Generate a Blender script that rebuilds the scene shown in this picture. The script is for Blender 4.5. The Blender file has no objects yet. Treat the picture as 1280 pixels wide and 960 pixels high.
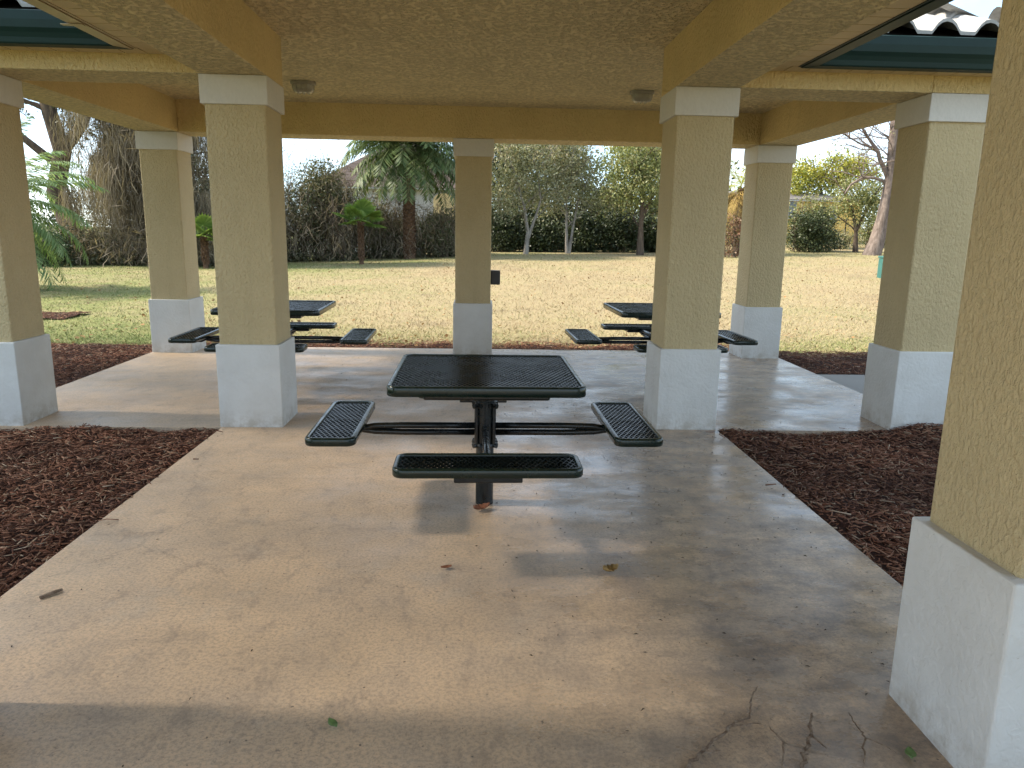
import bpy, bmesh, math, random
import numpy as np
from mathutils import Vector, Matrix
R = math.radians
scn = bpy.context.scene
col = scn.collection
random.seed(7); rng = np.random.default_rng(11)

# ------------------------------------------------------------------ camera
EYE = Vector((0, 0, 1.4946))
RT = Vector((0.9989744, -0.04189796, 0.01716705))
UP = Vector((-0.00828703, 0.20355398, 0.97902865))
FW = Vector((0.04451373, 0.97816682, -0.20299801))
FPX = 926.92
cd = bpy.data.cameras.new('camera'); cam = bpy.data.objects.new('camera', cd); col.objects.link(cam)
m = Matrix((RT, UP, -FW)).transposed().to_4x4(); m.translation = EYE
cam.matrix_world = m
cd.sensor_width = 36; cd.sensor_fit = 'HORIZONTAL'; cd.lens = FPX / 1280 * 36
cd.clip_start = .05; cd.clip_end = 2000
scn.camera = cam
scn.render.resolution_x = 1024; scn.render.resolution_y = 768

# ------------------------------------------------------------------ light
SUN_EL = R(40); SUN_V = Vector((-1, .04, 0)).normalized()
wd = bpy.data.worlds.new('World'); scn.world = wd; wd.use_nodes = True
nt = wd.node_tree; nt.nodes.clear()
sky = nt.nodes.new('ShaderNodeTexSky'); sky.sky_type = 'NISHITA'; sky.sun_disc = False
sky.sun_elevation = SUN_EL; sky.sun_rotation = math.atan2(SUN_V.x, SUN_V.y)
sky.air_density = .75; sky.dust_density = .3; sky.ozone_density = 1.0
bg = nt.nodes.new('ShaderNodeBackground'); bg.inputs[1].default_value = .15
wo = nt.nodes.new('ShaderNodeOutputWorld')
# thin high cloud
tc = nt.nodes.new('ShaderNodeTexCoord'); nz = nt.nodes.new('ShaderNodeTexNoise')
nz.inputs['Scale'].default_value = 2.2; nz.inputs['Detail'].default_value = 7; nz.inputs['Roughness'].default_value = .62
mp = nt.nodes.new('ShaderNodeMapping'); mp.inputs['Scale'].default_value = (1, 1, 2.6)
cr = nt.nodes.new('ShaderNodeValToRGB'); cr.color_ramp.elements[0].position = .40; cr.color_ramp.elements[1].position = .64; cr.color_ramp.elements[0].color = (.90, 1.27, 1.55, 1); cr.color_ramp.elements[1].color = (1.75, 1.85, 1.92, 1)
mx = nt.nodes.new('ShaderNodeMixRGB'); mx.inputs[0].default_value = .8
nt.links.new(tc.outputs['Generated'], mp.inputs[0]); nt.links.new(mp.outputs[0], nz.inputs['Vector'])
nt.links.new(nz.outputs[0], cr.inputs[0]); nt.links.new(cr.outputs[0], mx.inputs[2])
nt.links.new(sky.outputs[0], mx.inputs[1]); nt.links.new(mx.outputs[0], bg.inputs[0]); nt.links.new(bg.outputs[0], wo.inputs[0])
sl = bpy.data.lights.new('sun', 'SUN'); sl.energy = 2.15; sl.angle = R(5.0)      # hazy winter sun: the photograph's shadow edges are soft
sl.color = (1, .91, .77)
so = bpy.data.objects.new('sun', sl); col.objects.link(so)
sdir = Vector((SUN_V.x * math.cos(SUN_EL), SUN_V.y * math.cos(SUN_EL), math.sin(SUN_EL)))
so.rotation_euler = sdir.to_track_quat('Z', 'Y').to_euler(); so.location = sdir * 60
vs = scn.view_settings; vs.view_transform = 'Standard'; vs.look = 'None'; vs.gamma = 1; vs.use_curve_mapping = False
vs.exposure = 2.55

# ------------------------------------------------------------------ helpers
def at(u, v, Y):                      # photo pixel (1280x960) -> point at world depth Y
    d = FW + RT * ((u - 640) / FPX) - UP * ((v - 480) / FPX)
    return EYE + d * (Y / d.y)

def terrain(x, y):
    g = np.interp(x, [-22, -8, 1.5, 8, 17, 40], [0, .0, .40, .45, .75, .9])
    s = min(max((y - 12) / 24, 0), 1.5)
    return -.05 * (1 - min(s, 1)) + g * s

class MB:
    def __init__(s): s.v = []; s.f = []
    def add(s, vs_, fs):
        o = len(s.v); s.v += [tuple(p) for p in vs_]; s.f += [tuple(i + o for i in f) for f in fs]; return s
    def box(s, x0, y0, z0, x1, y1, z1):
        return s.add([(x0,y0,z0),(x1,y0,z0),(x1,y1,z0),(x0,y1,z0),(x0,y0,z1),(x1,y0,z1),(x1,y1,z1),(x0,y1,z1)],
              [(0,3,2,1),(4,5,6,7),(0,1,5,4),(1,2,6,5),(2,3,7,6),(3,0,4,7)])
    def tube(s, pts, rad, n=8, cap=True):
        pts = [Vector(p) for p in pts]
        if not hasattr(rad, '__len__'): rad = [rad] * len(pts)
        o = len(s.v); ref = None
        for i, p in enumerate(pts):
            t = (pts[min(i + 1, len(pts) - 1)] - pts[max(i - 1, 0)])
            t = t.normalized() if t.length > 1e-9 else Vector((0, 0, 1))
            if ref is None: ref = Vector((1, 0, 0)) if abs(t.x) < .8 else Vector((0, 1, 0))
            a = (ref - t * ref.dot(t)).normalized(); b = t.cross(a); ref = a
            for k in range(n):
                an = 2 * math.pi * k / n
                s.v.append(tuple(p + (a * math.cos(an) + b * math.sin(an)) * rad[i]))
        for i in range(len(pts) - 1):
            for k in range(n):
                k2 = (k + 1) % n
                s.f.append((o + i*n + k, o + i*n + k2, o + (i+1)*n + k2, o + (i+1)*n + k))
        if cap:
            s.f.append(tuple(o + k for k in reversed(range(n)))); e = o + (len(pts) - 1) * n
            s.f.append(tuple(e + k for k in range(n)))
        return s
    def build(s, name, mat, parent=None, smooth=False, bevel=0, seg=2):
        me = bpy.data.meshes.new(name); me.from_pydata(s.v, [], s.f); me.update()
        if smooth: me.polygons.foreach_set('use_smooth', [True] * len(me.polygons))
        me.materials.append(mat)
        o = bpy.data.objects.new(name, me); col.objects.link(o)
        if parent: o.parent = parent
        if bevel:
            b = o.modifiers.new('bevel', 'BEVEL'); b.width = bevel; b.segments = seg; b.limit_method = 'ANGLE'; b.angle_limit = R(40)
        return o

def np_mesh(name, V, F, mat, parent=None):        # V (n,3), F (m,4) arrays of quads
    me = bpy.data.meshes.new(name)
    me.vertices.add(len(V)); me.vertices.foreach_set('co', np.asarray(V, np.float32).ravel())
    F = np.asarray(F, np.int32); k = F.shape[1]
    me.loops.add(F.size); me.loops.foreach_set('vertex_index', F.ravel())
    me.polygons.add(len(F)); me.polygons.foreach_set('loop_start', np.arange(0, F.size, k, dtype=np.int32))
    me.polygons.foreach_set('loop_total', np.full(len(F), k, np.int32))
    me.update(calc_edges=True); me.materials.append(mat)
    o = bpy.data.objects.new(name, me); col.objects.link(o)
    if parent: o.parent = parent
    return o

def tag(o, label=None, cat=None, group=None, kind=None):
    if label: o['label'] = label
    if cat: o['category'] = cat
    if group: o['group'] = group
    if kind: o['kind'] = kind
    return o
def empty(name, label, cat, loc=(0, 0, 0), rz=0, group=None):
    o = bpy.data.objects.new(name, None); col.objects.link(o); o.empty_display_size = .2
    o.location = loc; o.rotation_euler = (0, 0, rz)
    return tag(o, label, cat, group)
def copy_tree(o, parent=None):
    c = o.copy(); col.objects.link(c); c.parent = parent
    for ch in list(o.children): copy_tree(ch, c)
    return c

# ------------------------------------------------------------------ materials
class NT:
    def __init__(s, name):
        s.m = bpy.data.materials.new(name); s.m.use_nodes = True; s.t = s.m.node_tree; s.t.nodes.clear()
        s.out = s.n('ShaderNodeOutputMaterial')
    def n(s, typ, **kw):
        nd = s.t.nodes.new(typ)
        for k, v in kw.items():
            if k in nd.bl_rna.properties: setattr(nd, k, v)
            else: s.set(nd, k, v)
        return nd
    def set(s, nd, k, v):
        i = nd.inputs[int(k[1:])] if k[0] == 'i' and k[1:].isdigit() else nd.inputs[k.replace('_', ' ')]
        if isinstance(v, bpy.types.NodeSocket): s.t.links.new(v, i)
        else: i.default_value = v
    def link(s, a, b): s.t.links.new(a, b)
    def ramp(s, fac, stops, interp='LINEAR'):
        r = s.n('ShaderNodeValToRGB'); r.color_ramp.interpolation = interp; e = r.color_ramp.elements
        while len(e) < len(stops): e.new(.5)
        for el, (p, c) in zip(e, stops):
            el.position = p; el.color = (*c, 1) if hasattr(c, '__len__') else (c, c, c, 1)
        s.link(fac, r.inputs[0]); return r.outputs[0]
    def noise(s, vec, scale, detail=4, rough=.55, dist=0):
        nd = s.n('ShaderNodeTexNoise', Scale=scale, Detail=detail, Roughness=rough, Distortion=dist)
        if vec is not None: s.link(vec, nd.inputs['Vector'])
        return nd.outputs[0]
    def obj(s): return s.n('ShaderNodeTexCoord').outputs['Object']
    def pos(s): return s.n('ShaderNodeNewGeometry').outputs['Position']
    def mapv(s, vec, scale=(1,1,1), loc=(0,0,0)):
        nd = s.n('ShaderNodeMapping'); nd.inputs['Scale'].default_value = scale; nd.inputs['Location'].default_value = loc
        s.link(vec, nd.inputs[0]); return nd.outputs[0]
    def mix(s, fac, a, b, typ='MIX'):
        nd = s.n('ShaderNodeMixRGB', blend_type=typ)
        for i, v in enumerate((fac, a, b)):
            if isinstance(v, bpy.types.NodeSocket): s.link(v, nd.inputs[i])
            elif hasattr(v, '__len__'): nd.inputs[i].default_value = (*v, 1)
            else: nd.inputs[i].default_value = v if i == 0 else (v, v, v, 1)
        return nd.outputs[0]
    def math(s, op, a, b=0., c=None, clamp=False):
        nd = s.n('ShaderNodeMath', operation=op, use_clamp=clamp)
        for i, v in enumerate((a, b) if c is None else (a, b, c)):
            if isinstance(v, bpy.types.NodeSocket): s.link(v, nd.inputs[i])
            else: nd.inputs[i].default_value = v
        return nd.outputs[0]
    def bump(s, h, strength=.5, dist=.01, normal=None):
        nd = s.n('ShaderNodeBump', Strength=strength, Distance=dist, Height=h)
        if normal: s.link(normal, nd.inputs['Normal'])
        return nd.outputs[0]
    def pbr(s, color, rough=.6, normal=None, spec=.5, **kw):
        p = s.n('ShaderNodeBsdfPrincipled')
        for k, v in (('Base Color', color), ('Roughness', rough), ('Specular IOR Level', spec)):
            if isinstance(v, bpy.types.NodeSocket): s.link(v, p.inputs[k])
            elif hasattr(v, '__len__'): p.inputs[k].default_value = (*v, 1)
            else: p.inputs[k].default_value = v
        if normal: s.link(normal, p.inputs['Normal'])
        for k, v in kw.items(): s.set(p, k, v)
        s.link(p.outputs[0], s.out.inputs[0]); return s.m

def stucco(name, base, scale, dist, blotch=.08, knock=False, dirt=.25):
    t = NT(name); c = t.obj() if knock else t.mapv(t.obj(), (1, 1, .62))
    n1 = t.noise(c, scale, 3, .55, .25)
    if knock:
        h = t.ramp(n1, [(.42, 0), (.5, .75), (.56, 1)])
    else:
        h = t.ramp(n1, [(.30, 0), (.68, 1)])
    fine = t.noise(c, scale * 5, 2)
    h2 = t.math('ADD', h, t.math('MULTIPLY', fine, .25))
    big = t.noise(c, 1.3, 4, .6)
    v = t.ramp(big, [(.3, 1 - blotch * 2), (.7, 1 + 0)])
    colr = t.mix(1, base, v, 'MULTIPLY')
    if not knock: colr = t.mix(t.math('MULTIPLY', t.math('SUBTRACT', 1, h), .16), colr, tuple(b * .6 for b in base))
    if knock: colr = t.mix(t.math('MULTIPLY', t.math('SUBTRACT', 1, h), .55), colr, tuple(b * .55 for b in base))  # hollows of the knockdown relief darkened: crevice shade painted into the colour
    st = t.noise(t.mapv(c, (9, 9, .8)), 1.6, 5, .6)
    colr = t.mix(t.math('MULTIPLY', t.ramp(st, [(.55, 0), (.8, 1)]), dirt), colr, tuple(b * .6 for b in base))
    return t.pbr(colr, .78, t.bump(h2, .8, dist), .35)

WALL = (.60, .475, .27)
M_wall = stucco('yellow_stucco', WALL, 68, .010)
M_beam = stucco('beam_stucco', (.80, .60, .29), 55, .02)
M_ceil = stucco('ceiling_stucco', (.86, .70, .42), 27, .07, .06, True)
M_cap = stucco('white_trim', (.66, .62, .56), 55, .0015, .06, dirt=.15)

t = NT('white_plinth'); c = t.obj()
n1 = t.noise(c, 38, 3, .5, .5)
big = t.noise(c, 2.2, 5, .65); gr = t.noise(c, 60, 2)
cl = t.mix(t.ramp(big, [(.35, 0), (.75, 1)]), (.62, .615, .595), (.52, .505, .475))
sep = t.n('ShaderNodeSeparateXYZ', Vector=c)
low = t.math('SUBTRACT', .15, sep.outputs[2]); low = t.math('MULTIPLY', t.math('MULTIPLY', low, 7, clamp=True), t.ramp(t.noise(c, 14, 5, .7), [(.4, 0), (.62, 1)]), clamp=True)
cl = t.mix(t.math('MULTIPLY', low, .7), cl, (.33, .28, .22))
cl = t.mix(t.ramp(t.noise(c, 33, 3, .7), [(.70, 0), (.74, .7)]), cl, (.36, .33, .29))
M_plinth = t.pbr(cl, .62, t.bump(t.ramp(n1, [(.36, 0), (.62, 1)]), .6, .0022), .4)

t = NT('stained_concrete'); c = t.pos()
a = t.noise(c, .55, 5, .6, .4); b = t.noise(t.mapv(c, (1, 1, 1), (4, 2, 0)), 2.3, 7, .68, .3); f = t.noise(c, 75, 4, .7)
cl = t.mix(t.ramp(a, [(.32, 0), (.68, 1)]), (.67, .468, .292), (.56, .40, .257))
cl = t.mix(t.ramp(b, [(.40, 0), (.70, .5)]), cl, (.29, .235, .19))
lt = t.noise(t.mapv(c, (1, 1, 1), (9, 3, 0)), 3.2, 6, .7)
cl = t.mix(t.ramp(lt, [(.56, 0), (.72, .5)]), cl, (.50, .42, .33))
cl = t.mix(t.ramp(f, [(.36, .55), (.56, 0)]), cl, (.2, .165, .13)); cl = t.mix(t.ramp(t.noise(c, 210, 3, .7), [(.52, 0), (.68, .5)]), cl, (.58, .49, .38)); cl = t.mix(t.ramp(t.noise(t.mapv(c, (1, .45, 1), (2, 8, 0)), 9, 8, .78), [(.52, 0), (.66, .45)]), cl, (.20, .16, .13))
sp = t.noise(c, 42, 2, .5); cl = t.mix(t.ramp(sp, [(.715, 0), (.75, .85)]), cl, (.09, .07, .055))
st = t.noise(t.mapv(c, (.8, 2.6, 1), (1.2, 5, 0)), 1.5, 7, .72); cl = t.mix(t.ramp(st, [(.56, 0), (.72, .4)]), cl, (.16, .13, .11))
sx0 = t.n('ShaderNodeSeparateXYZ', Vector=c); rm = t.n('ShaderNodeMapRange'); rm.inputs[1].default_value = -.2; rm.inputs[2].default_value = 1.0; t.link(sx0.outputs[0], rm.inputs[0])
gm = t.math('MULTIPLY', t.ramp(t.noise(t.mapv(c, (1, 1.4, 1), (7, 1, 0)), 4.2, 9, .8), [(.40, .15), (.60, .74)]), rm.outputs[0])
cl = t.mix(gm, cl, (.125, .108, .10))
pt = t.math('MULTIPLY', t.ramp(t.noise(c, 34, 6, .8), [(.57, 0), (.64, .7)]), t.ramp(t.noise(t.mapv(c, (1, 1, 1), (5, 5, 0)), 1.1, 4), [(.42, .1), (.6, 1)]))
cl = t.mix(pt, cl, (.12, .095, .075))
# hairline cracks: thin edges of a large voronoi, broken by noise
vor = t.n('ShaderNodeTexVoronoi', feature='DISTANCE_TO_EDGE', Scale=.42)
wv = t.n('ShaderNodeVectorMath', operation='ADD'); t.link(c, wv.inputs[0])
nn = t.n('ShaderNodeTexNoise', Scale=2.5, Detail=6, Roughness=.7); t.link(c, nn.inputs['Vector'])
sc_ = t.n('ShaderNodeVectorMath', operation='SCALE'); sc_.inputs['Scale'].default_value = .35; t.link(nn.outputs['Color'], sc_.inputs[0])
t.link(sc_.outputs[0], wv.inputs[1]); t.link(wv.outputs[0], vor.inputs['Vector'])
ck = t.math('MULTIPLY', t.ramp(vor.outputs['Distance'], [(.0012, 1), (.003, 0)]), t.ramp(t.noise(c, .8, 3), [(.5, 0), (.56, .28)]))
cl = t.mix(ck, cl, (.10, .08, .065))
rg = t.noise(t.mapv(c, (1, 1.6, 1), (3, 7, 0)), 1.7, 6, .66)
sx_ = t.n('ShaderNodeSeparateXYZ', Vector=c); gl_ = t.n('ShaderNodeMapRange'); gl_.inputs[1].default_value = -.6; gl_.inputs[2].default_value = .5; gl_.inputs[3].default_value = .22; gl_.inputs[4].default_value = 0; t.link(sx_.outputs[0], gl_.inputs[0])
rr = t.math('ADD', t.ramp(rg, [(.36, .13), (.48, .27), (.66, .52)]), gl_.outputs[0])
hb = t.math('ADD', t.math('MULTIPLY', t.noise(c, 130, 3, .6), .5), t.noise(c, 16, 3, .5))
M_slab = t.pbr(cl, rr, t.bump(hb, .35, .0018), .55)

t = NT('path_concrete'); c = t.pos()
cl = t.mix(t.noise(c, 3, 6, .65), (.17, .16, .145), (.25, .235, .21)); cl = t.mix(t.ramp(t.noise(c, 80, 3, .7), [(.4, .4), (.6, 0)]), cl, (.2, .18, .16))
M_path = t.pbr(cl, .8, t.bump(t.noise(c, 110, 3), .4, .002))

def lawn_color(t, blade):
    c = t.pos(); sp = t.n('ShaderNodeSeparateXYZ', Vector=c)
    n1 = t.noise(c, .22, 5, .6, .3); n2 = t.noise(c, 1.4, 5, .65)
    # greener to the left, beside the slab and far back along the tree edge
    gl = t.n('ShaderNodeMapRange'); gl.inputs[1].default_value = 0; gl.inputs[2].default_value = -7; t.link(sp.outputs[0], gl.inputs[0])
    gn = t.n('ShaderNodeMapRange'); gn.inputs[1].default_value = 12.2; gn.inputs[2].default_value = 10.3; t.link(sp.outputs[1], gn.inputs[0])
    gf = t.n('ShaderNodeMapRange'); gf.inputs[1].default_value = 26; gf.inputs[2].default_value = 33; t.link(sp.outputs[1], gf.inputs[0])
    g = t.math('ADD', t.math('MULTIPLY', gl.outputs[0], .24), t.math('ADD', t.math('MULTIPLY', gn.outputs[0], .17), t.math('MULTIPLY', gf.outputs[0], .10)))
    fac = t.math('ADD', g, t.math('ADD', t.math('MULTIPLY', t.math('SUBTRACT', n1, .04), .75), t.math('MULTIPLY', n2, .32)))
    if blade: fac = t.math('ADD', fac, t.math('MULTIPLY', t.math('SUBTRACT', t.n('ShaderNodeNewGeometry').outputs['Random Per Island'], .5), .5))
    k = .74 if blade else .65
    C = lambda r, g_, b_: (r * k, g_ * k, b_ * k)
    cl = t.ramp(fac, [(.36, C(.40, .30, .17)), (.52, C(.46, .365, .205)), (.66, C(.405, .345, .175)), (.80, C(.27, .29, .10)), (.95, C(.17, .22, .065))])
    cl = t.mix(t.ramp(t.noise(c, .55, 5, .7), [(.57, 0), (.70, .6)]), cl, (.27 * k, .20 * k, .125 * k))
    return c, cl, n2
t = NT('lawn'); c, cl, n2 = lawn_color(t, False)
cl = t.mix(t.ramp(t.noise(c, 26, 4, .75), [(.38, .6), (.52, 0)]), cl, (.16, .125, .06)); cl = t.mix(t.ramp(t.noise(c, 9, 5, .7), [(.60, 0), (.72, .6)]), cl, (.21, .14, .085))
cl = t.mix(t.ramp(t.noise(c, .9, 4, .65), [(.62, 0), (.72, .55)]), cl, (.25, .175, .11))
M_lawn = t.pbr(cl, .9, t.bump(t.noise(c, 24, 4, .7), .8, .03), .15)
t = NT('grass_blade'); c, cl, n2 = lawn_color(t, True); M_grass = t.pbr(cl, .75, None, .2)

def leafy(name, cols, transl=.3, rough=.5, spec=.35):
    t = NT(name); rnd = t.n('ShaderNodeNewGeometry').outputs['Random Per Island']
    pn = t.noise(t.pos(), .9, 3)
    f = t.math('ADD', t.math('MULTIPLY', rnd, .7), t.math('SUBTRACT', t.math('MULTIPLY', pn, .9), .3), clamp=True)
    n = len(cols); cl = t.ramp(f, [(.12 + .76 * i / max(n - 1, 1), q) for i, q in enumerate(cols)])
    p = t.n('ShaderNodeBsdfPrincipled', Base_Color=cl, Roughness=rough); p.inputs['Specular IOR Level'].default_value = spec
    tr = t.n('ShaderNodeBsdfTranslucent', Color=t.mix(1, cl, (1.0, 1.0, .6), 'MULTIPLY'))
    ms = t.n('ShaderNodeMixShader', i0=transl, i1=p.outputs[0], i2=tr.outputs[0]); t.link(ms.outputs[0], t.out.inputs[0]); return t.m
M_olive = leafy('olive_leaf', [(.10, .125, .04), (.18, .205, .075), (.29, .295, .12), (.26, .22, .11)])
M_grey = leafy('grey_green_leaf', [(.14, .15, .08), (.23, .235, .13), (.33, .325, .19), (.30, .25, .16)])
M_bright = leafy('yellow_green_leaf', [(.20, .23, .04), (.34, .34, .06), (.42, .37, .08)], .4)
M_darkleaf = leafy('dark_leaf', [(.018, .028, .010), (.035, .048, .018), (.06, .075, .03)], .12)
M_hedge = leafy('hedge_leaf', [(.03, .042, .015), (.05, .065, .024), (.085, .10, .04)], .15)
M_scrub = leafy('scrub_leaf', [(.055, .062, .032), (.105, .108, .06), (.18, .165, .10)], .25)
M_moss = leafy('hanging_moss', [(.12, .098, .072), (.23, .19, .14), (.36, .30, .23)], .35, .8, .1)
M_thatch = leafy('dead_frond', [(.22, .15, .05), (.36, .25, .08), (.12, .075, .035)], .2, .7, .2)
M_date = leafy('date_frond', [(.045, .075, .025), (.085, .125, .042), (.15, .175, .07)], .25, .5, .25)
M_datel = leafy('date_frond_light', [(.10, .165, .065), (.16, .235, .10), (.25, .31, .17)], .45, .6, .12)
M_fan = leafy('fan_leaf', [(.10, .17, .035), (.17, .26, .06), (.26, .34, .10)], .4, .4, .5)
M_redbush = leafy('red_brown_leaf', [(.12, .06, .04), (.20, .10, .06), (.12, .12, .05)], .2)
M_thick = leafy('thicket_leaf', [(.05, .065, .028), (.10, .115, .05), (.17, .17, .09), (.20, .165, .11)], .25)
def bark(name, a, b, scale=9, stretch=.25):
    t = NT(name); c = t.obj(); n1 = t.noise(t.mapv(c, (1, 1, stretch)), scale, 6, .7, .4)
    cl = t.ramp(n1, [(.3, a), (.7, b)]); return t.pbr(cl, .9, t.bump(n1, .9, .03), .15)
M_bark = bark('dark_bark', (.05, .035, .026), (.15, .115, .085))
M_palebark = bark('pale_bark', (.12, .105, .09), (.33, .30, .26), 9)
M_pinebark = bark('pine_bark', (.07, .052, .044), (.25, .20, .17), 7, .35)
M_palmbark = bark('palm_bark', (.05, .028, .018), (.17, .105, .065), 8, 1)

def simple(name, colr, rough=.5, spec=.5, var=.12, scale=12, bump=0, metal=0):
    t = NT(name); c = t.obj(); n1 = t.noise(c, scale, 5, .6)
    cl = t.mix(t.ramp(n1, [(.35, 0), (.7, 1)]), colr, tuple(x * (1 - var * 2) for x in colr))
    return t.pbr(cl, rough, t.bump(t.noise(c, scale * 6, 3), .3, bump) if bump else None, spec, Metallic=metal)
M_green = simple('gutter_green', (.006, .026, .023), .5, .25, .12, 4)
M_tan = simple('gutter_tan', (.42, .32, .19), .4, .5, .1, 5)
M_soffit = simple('soffit_panel', (.60, .46, .27), .55, .4, .1, 3)
M_dark = simple('dark_void', (.02, .016, .012), .9, .1)
t = NT('concrete_tile'); c = t.obj()
cl = t.mix(t.ramp(t.noise(c, 5, 5, .7), [(.35, 0), (.7, 1)]), (.40, .395, .38), (.27, .26, .24)); cl = t.mix(t.ramp(t.noise(c, 40, 3), [(.55, 0), (.7, .5)]), cl, (.2, .19, .17))
M_tile = t.pbr(cl, .75, t.bump(t.noise(c, 90, 3), .3, .003), .3)
M_btile = simple('brown_tile', (.085, .062, .052), .75, .3, .25, 3)
def coated(name, colr, spec=.5):
    t = NT(name); c = t.obj(); n1 = t.noise(c, 45, 3); sc = t.noise(c, 7, 6, .7)
    cl = t.mix(t.ramp(sc, [(.5, 0), (.8, .5)]), colr, tuple(x * 1.6 + .012 for x in colr))
    return t.pbr(cl, t.ramp(sc, [(.3, .16), (.7, .34)]), t.bump(n1, .12, .002), spec)
M_rim = coated('green_plastic_coating', (.004, .013, .0095))
M_mesh = coated('green_coated_mesh', (.006, .009, .008), .32)
M_post = coated('black_post_paint', (.007, .009, .009))
t = NT('mulch_chip'); rnd = t.n('ShaderNodeNewGeometry').outputs['Random Per Island']
cl = t.ramp(rnd, [(0, (.07, .03, .018)), (.3, (.14, .057, .033)), (.6, (.21, .09, .053)), (.85, (.29, .15, .092)), (.95, (.30, .20, .13)), (1, (.42, .33, .24))])
cl = t.mix(t.ramp(t.noise(t.pos(), 1.1, 4), [(.42, 0), (.62, .55)]), cl, (.06, .035, .025))
M_chip = t.pbr(cl, .85, None, .2)
t = NT('mulch_bed'); c = t.pos()
cl = t.ramp(t.noise(c, 30, 5, .7), [(.3, (.018, .011, .008)), (.7, (.07, .03, .021))]); M_bed = t.pbr(cl, .95, t.bump(t.noise(c, 45, 4), 1, .03), .1)
M_litter = leafy('dry_leaf_litter', [(.16, .09, .045), (.28, .17, .08), (.36, .25, .13)], .1, .8, .1)

# ------------------------------------------------------------------ ground
def lawn_mesh():
    xs = np.concatenate([np.arange(-200, -40, 20), np.arange(-40, 50, 1.0), np.arange(50, 211, 20)])
    ys = np.concatenate([np.arange(-120, -10, 20), np.arange(-10, 60, 1.0), np.arange(60, 301, 30)])
    V = [(x, y, terrain(x, y)) for y in ys for x in xs]; n = len(xs)
    F = [(j*n+i, j*n+i+1, (j+1)*n+i+1, (j+1)*n+i) for j in range(len(ys)-1) for i in range(n-1)]
    o = np_mesh('ground', V, F, M_lawn); tag(o, 'dry straw coloured lawn', 'lawn', kind='structure')
    o.data.polygons.foreach_set('use_smooth', [True] * len(o.data.polygons))
lawn_mesh()

mb = MB()
SL, SR, SF, SB = -3.90, 3.72, 5.50, 9.40; PL, PR = -1.94, 1.86
poly = [(PL, -4), (PR, -4), (PR, SF), (SR, SF), (SR, SB), (SL, SB), (SL, SF), (PL, SF)]
n = len(poly)
mb.add([(x, y, 0) for x, y in poly] + [(x, y, -.15) for x, y in poly],
       [(0, 1, 2, 7), (7, 2, 3, 6), (6, 3, 4, 5)] + [(i, i + n, (i+1) % n + n, (i+1) % n) for i in range(n)])
o = mb.build('pavement', M_slab, bevel=.006); tag(o, 'stained concrete slab under the pavilion', 'slab', kind='structure')
mb = MB().box(SR + .005, 6.55, -.12, 14, 7.93, -.012)
tag(mb.build('path', M_path, bevel=.008), 'grey concrete path leading away to the right', 'path', kind='structure')

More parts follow.
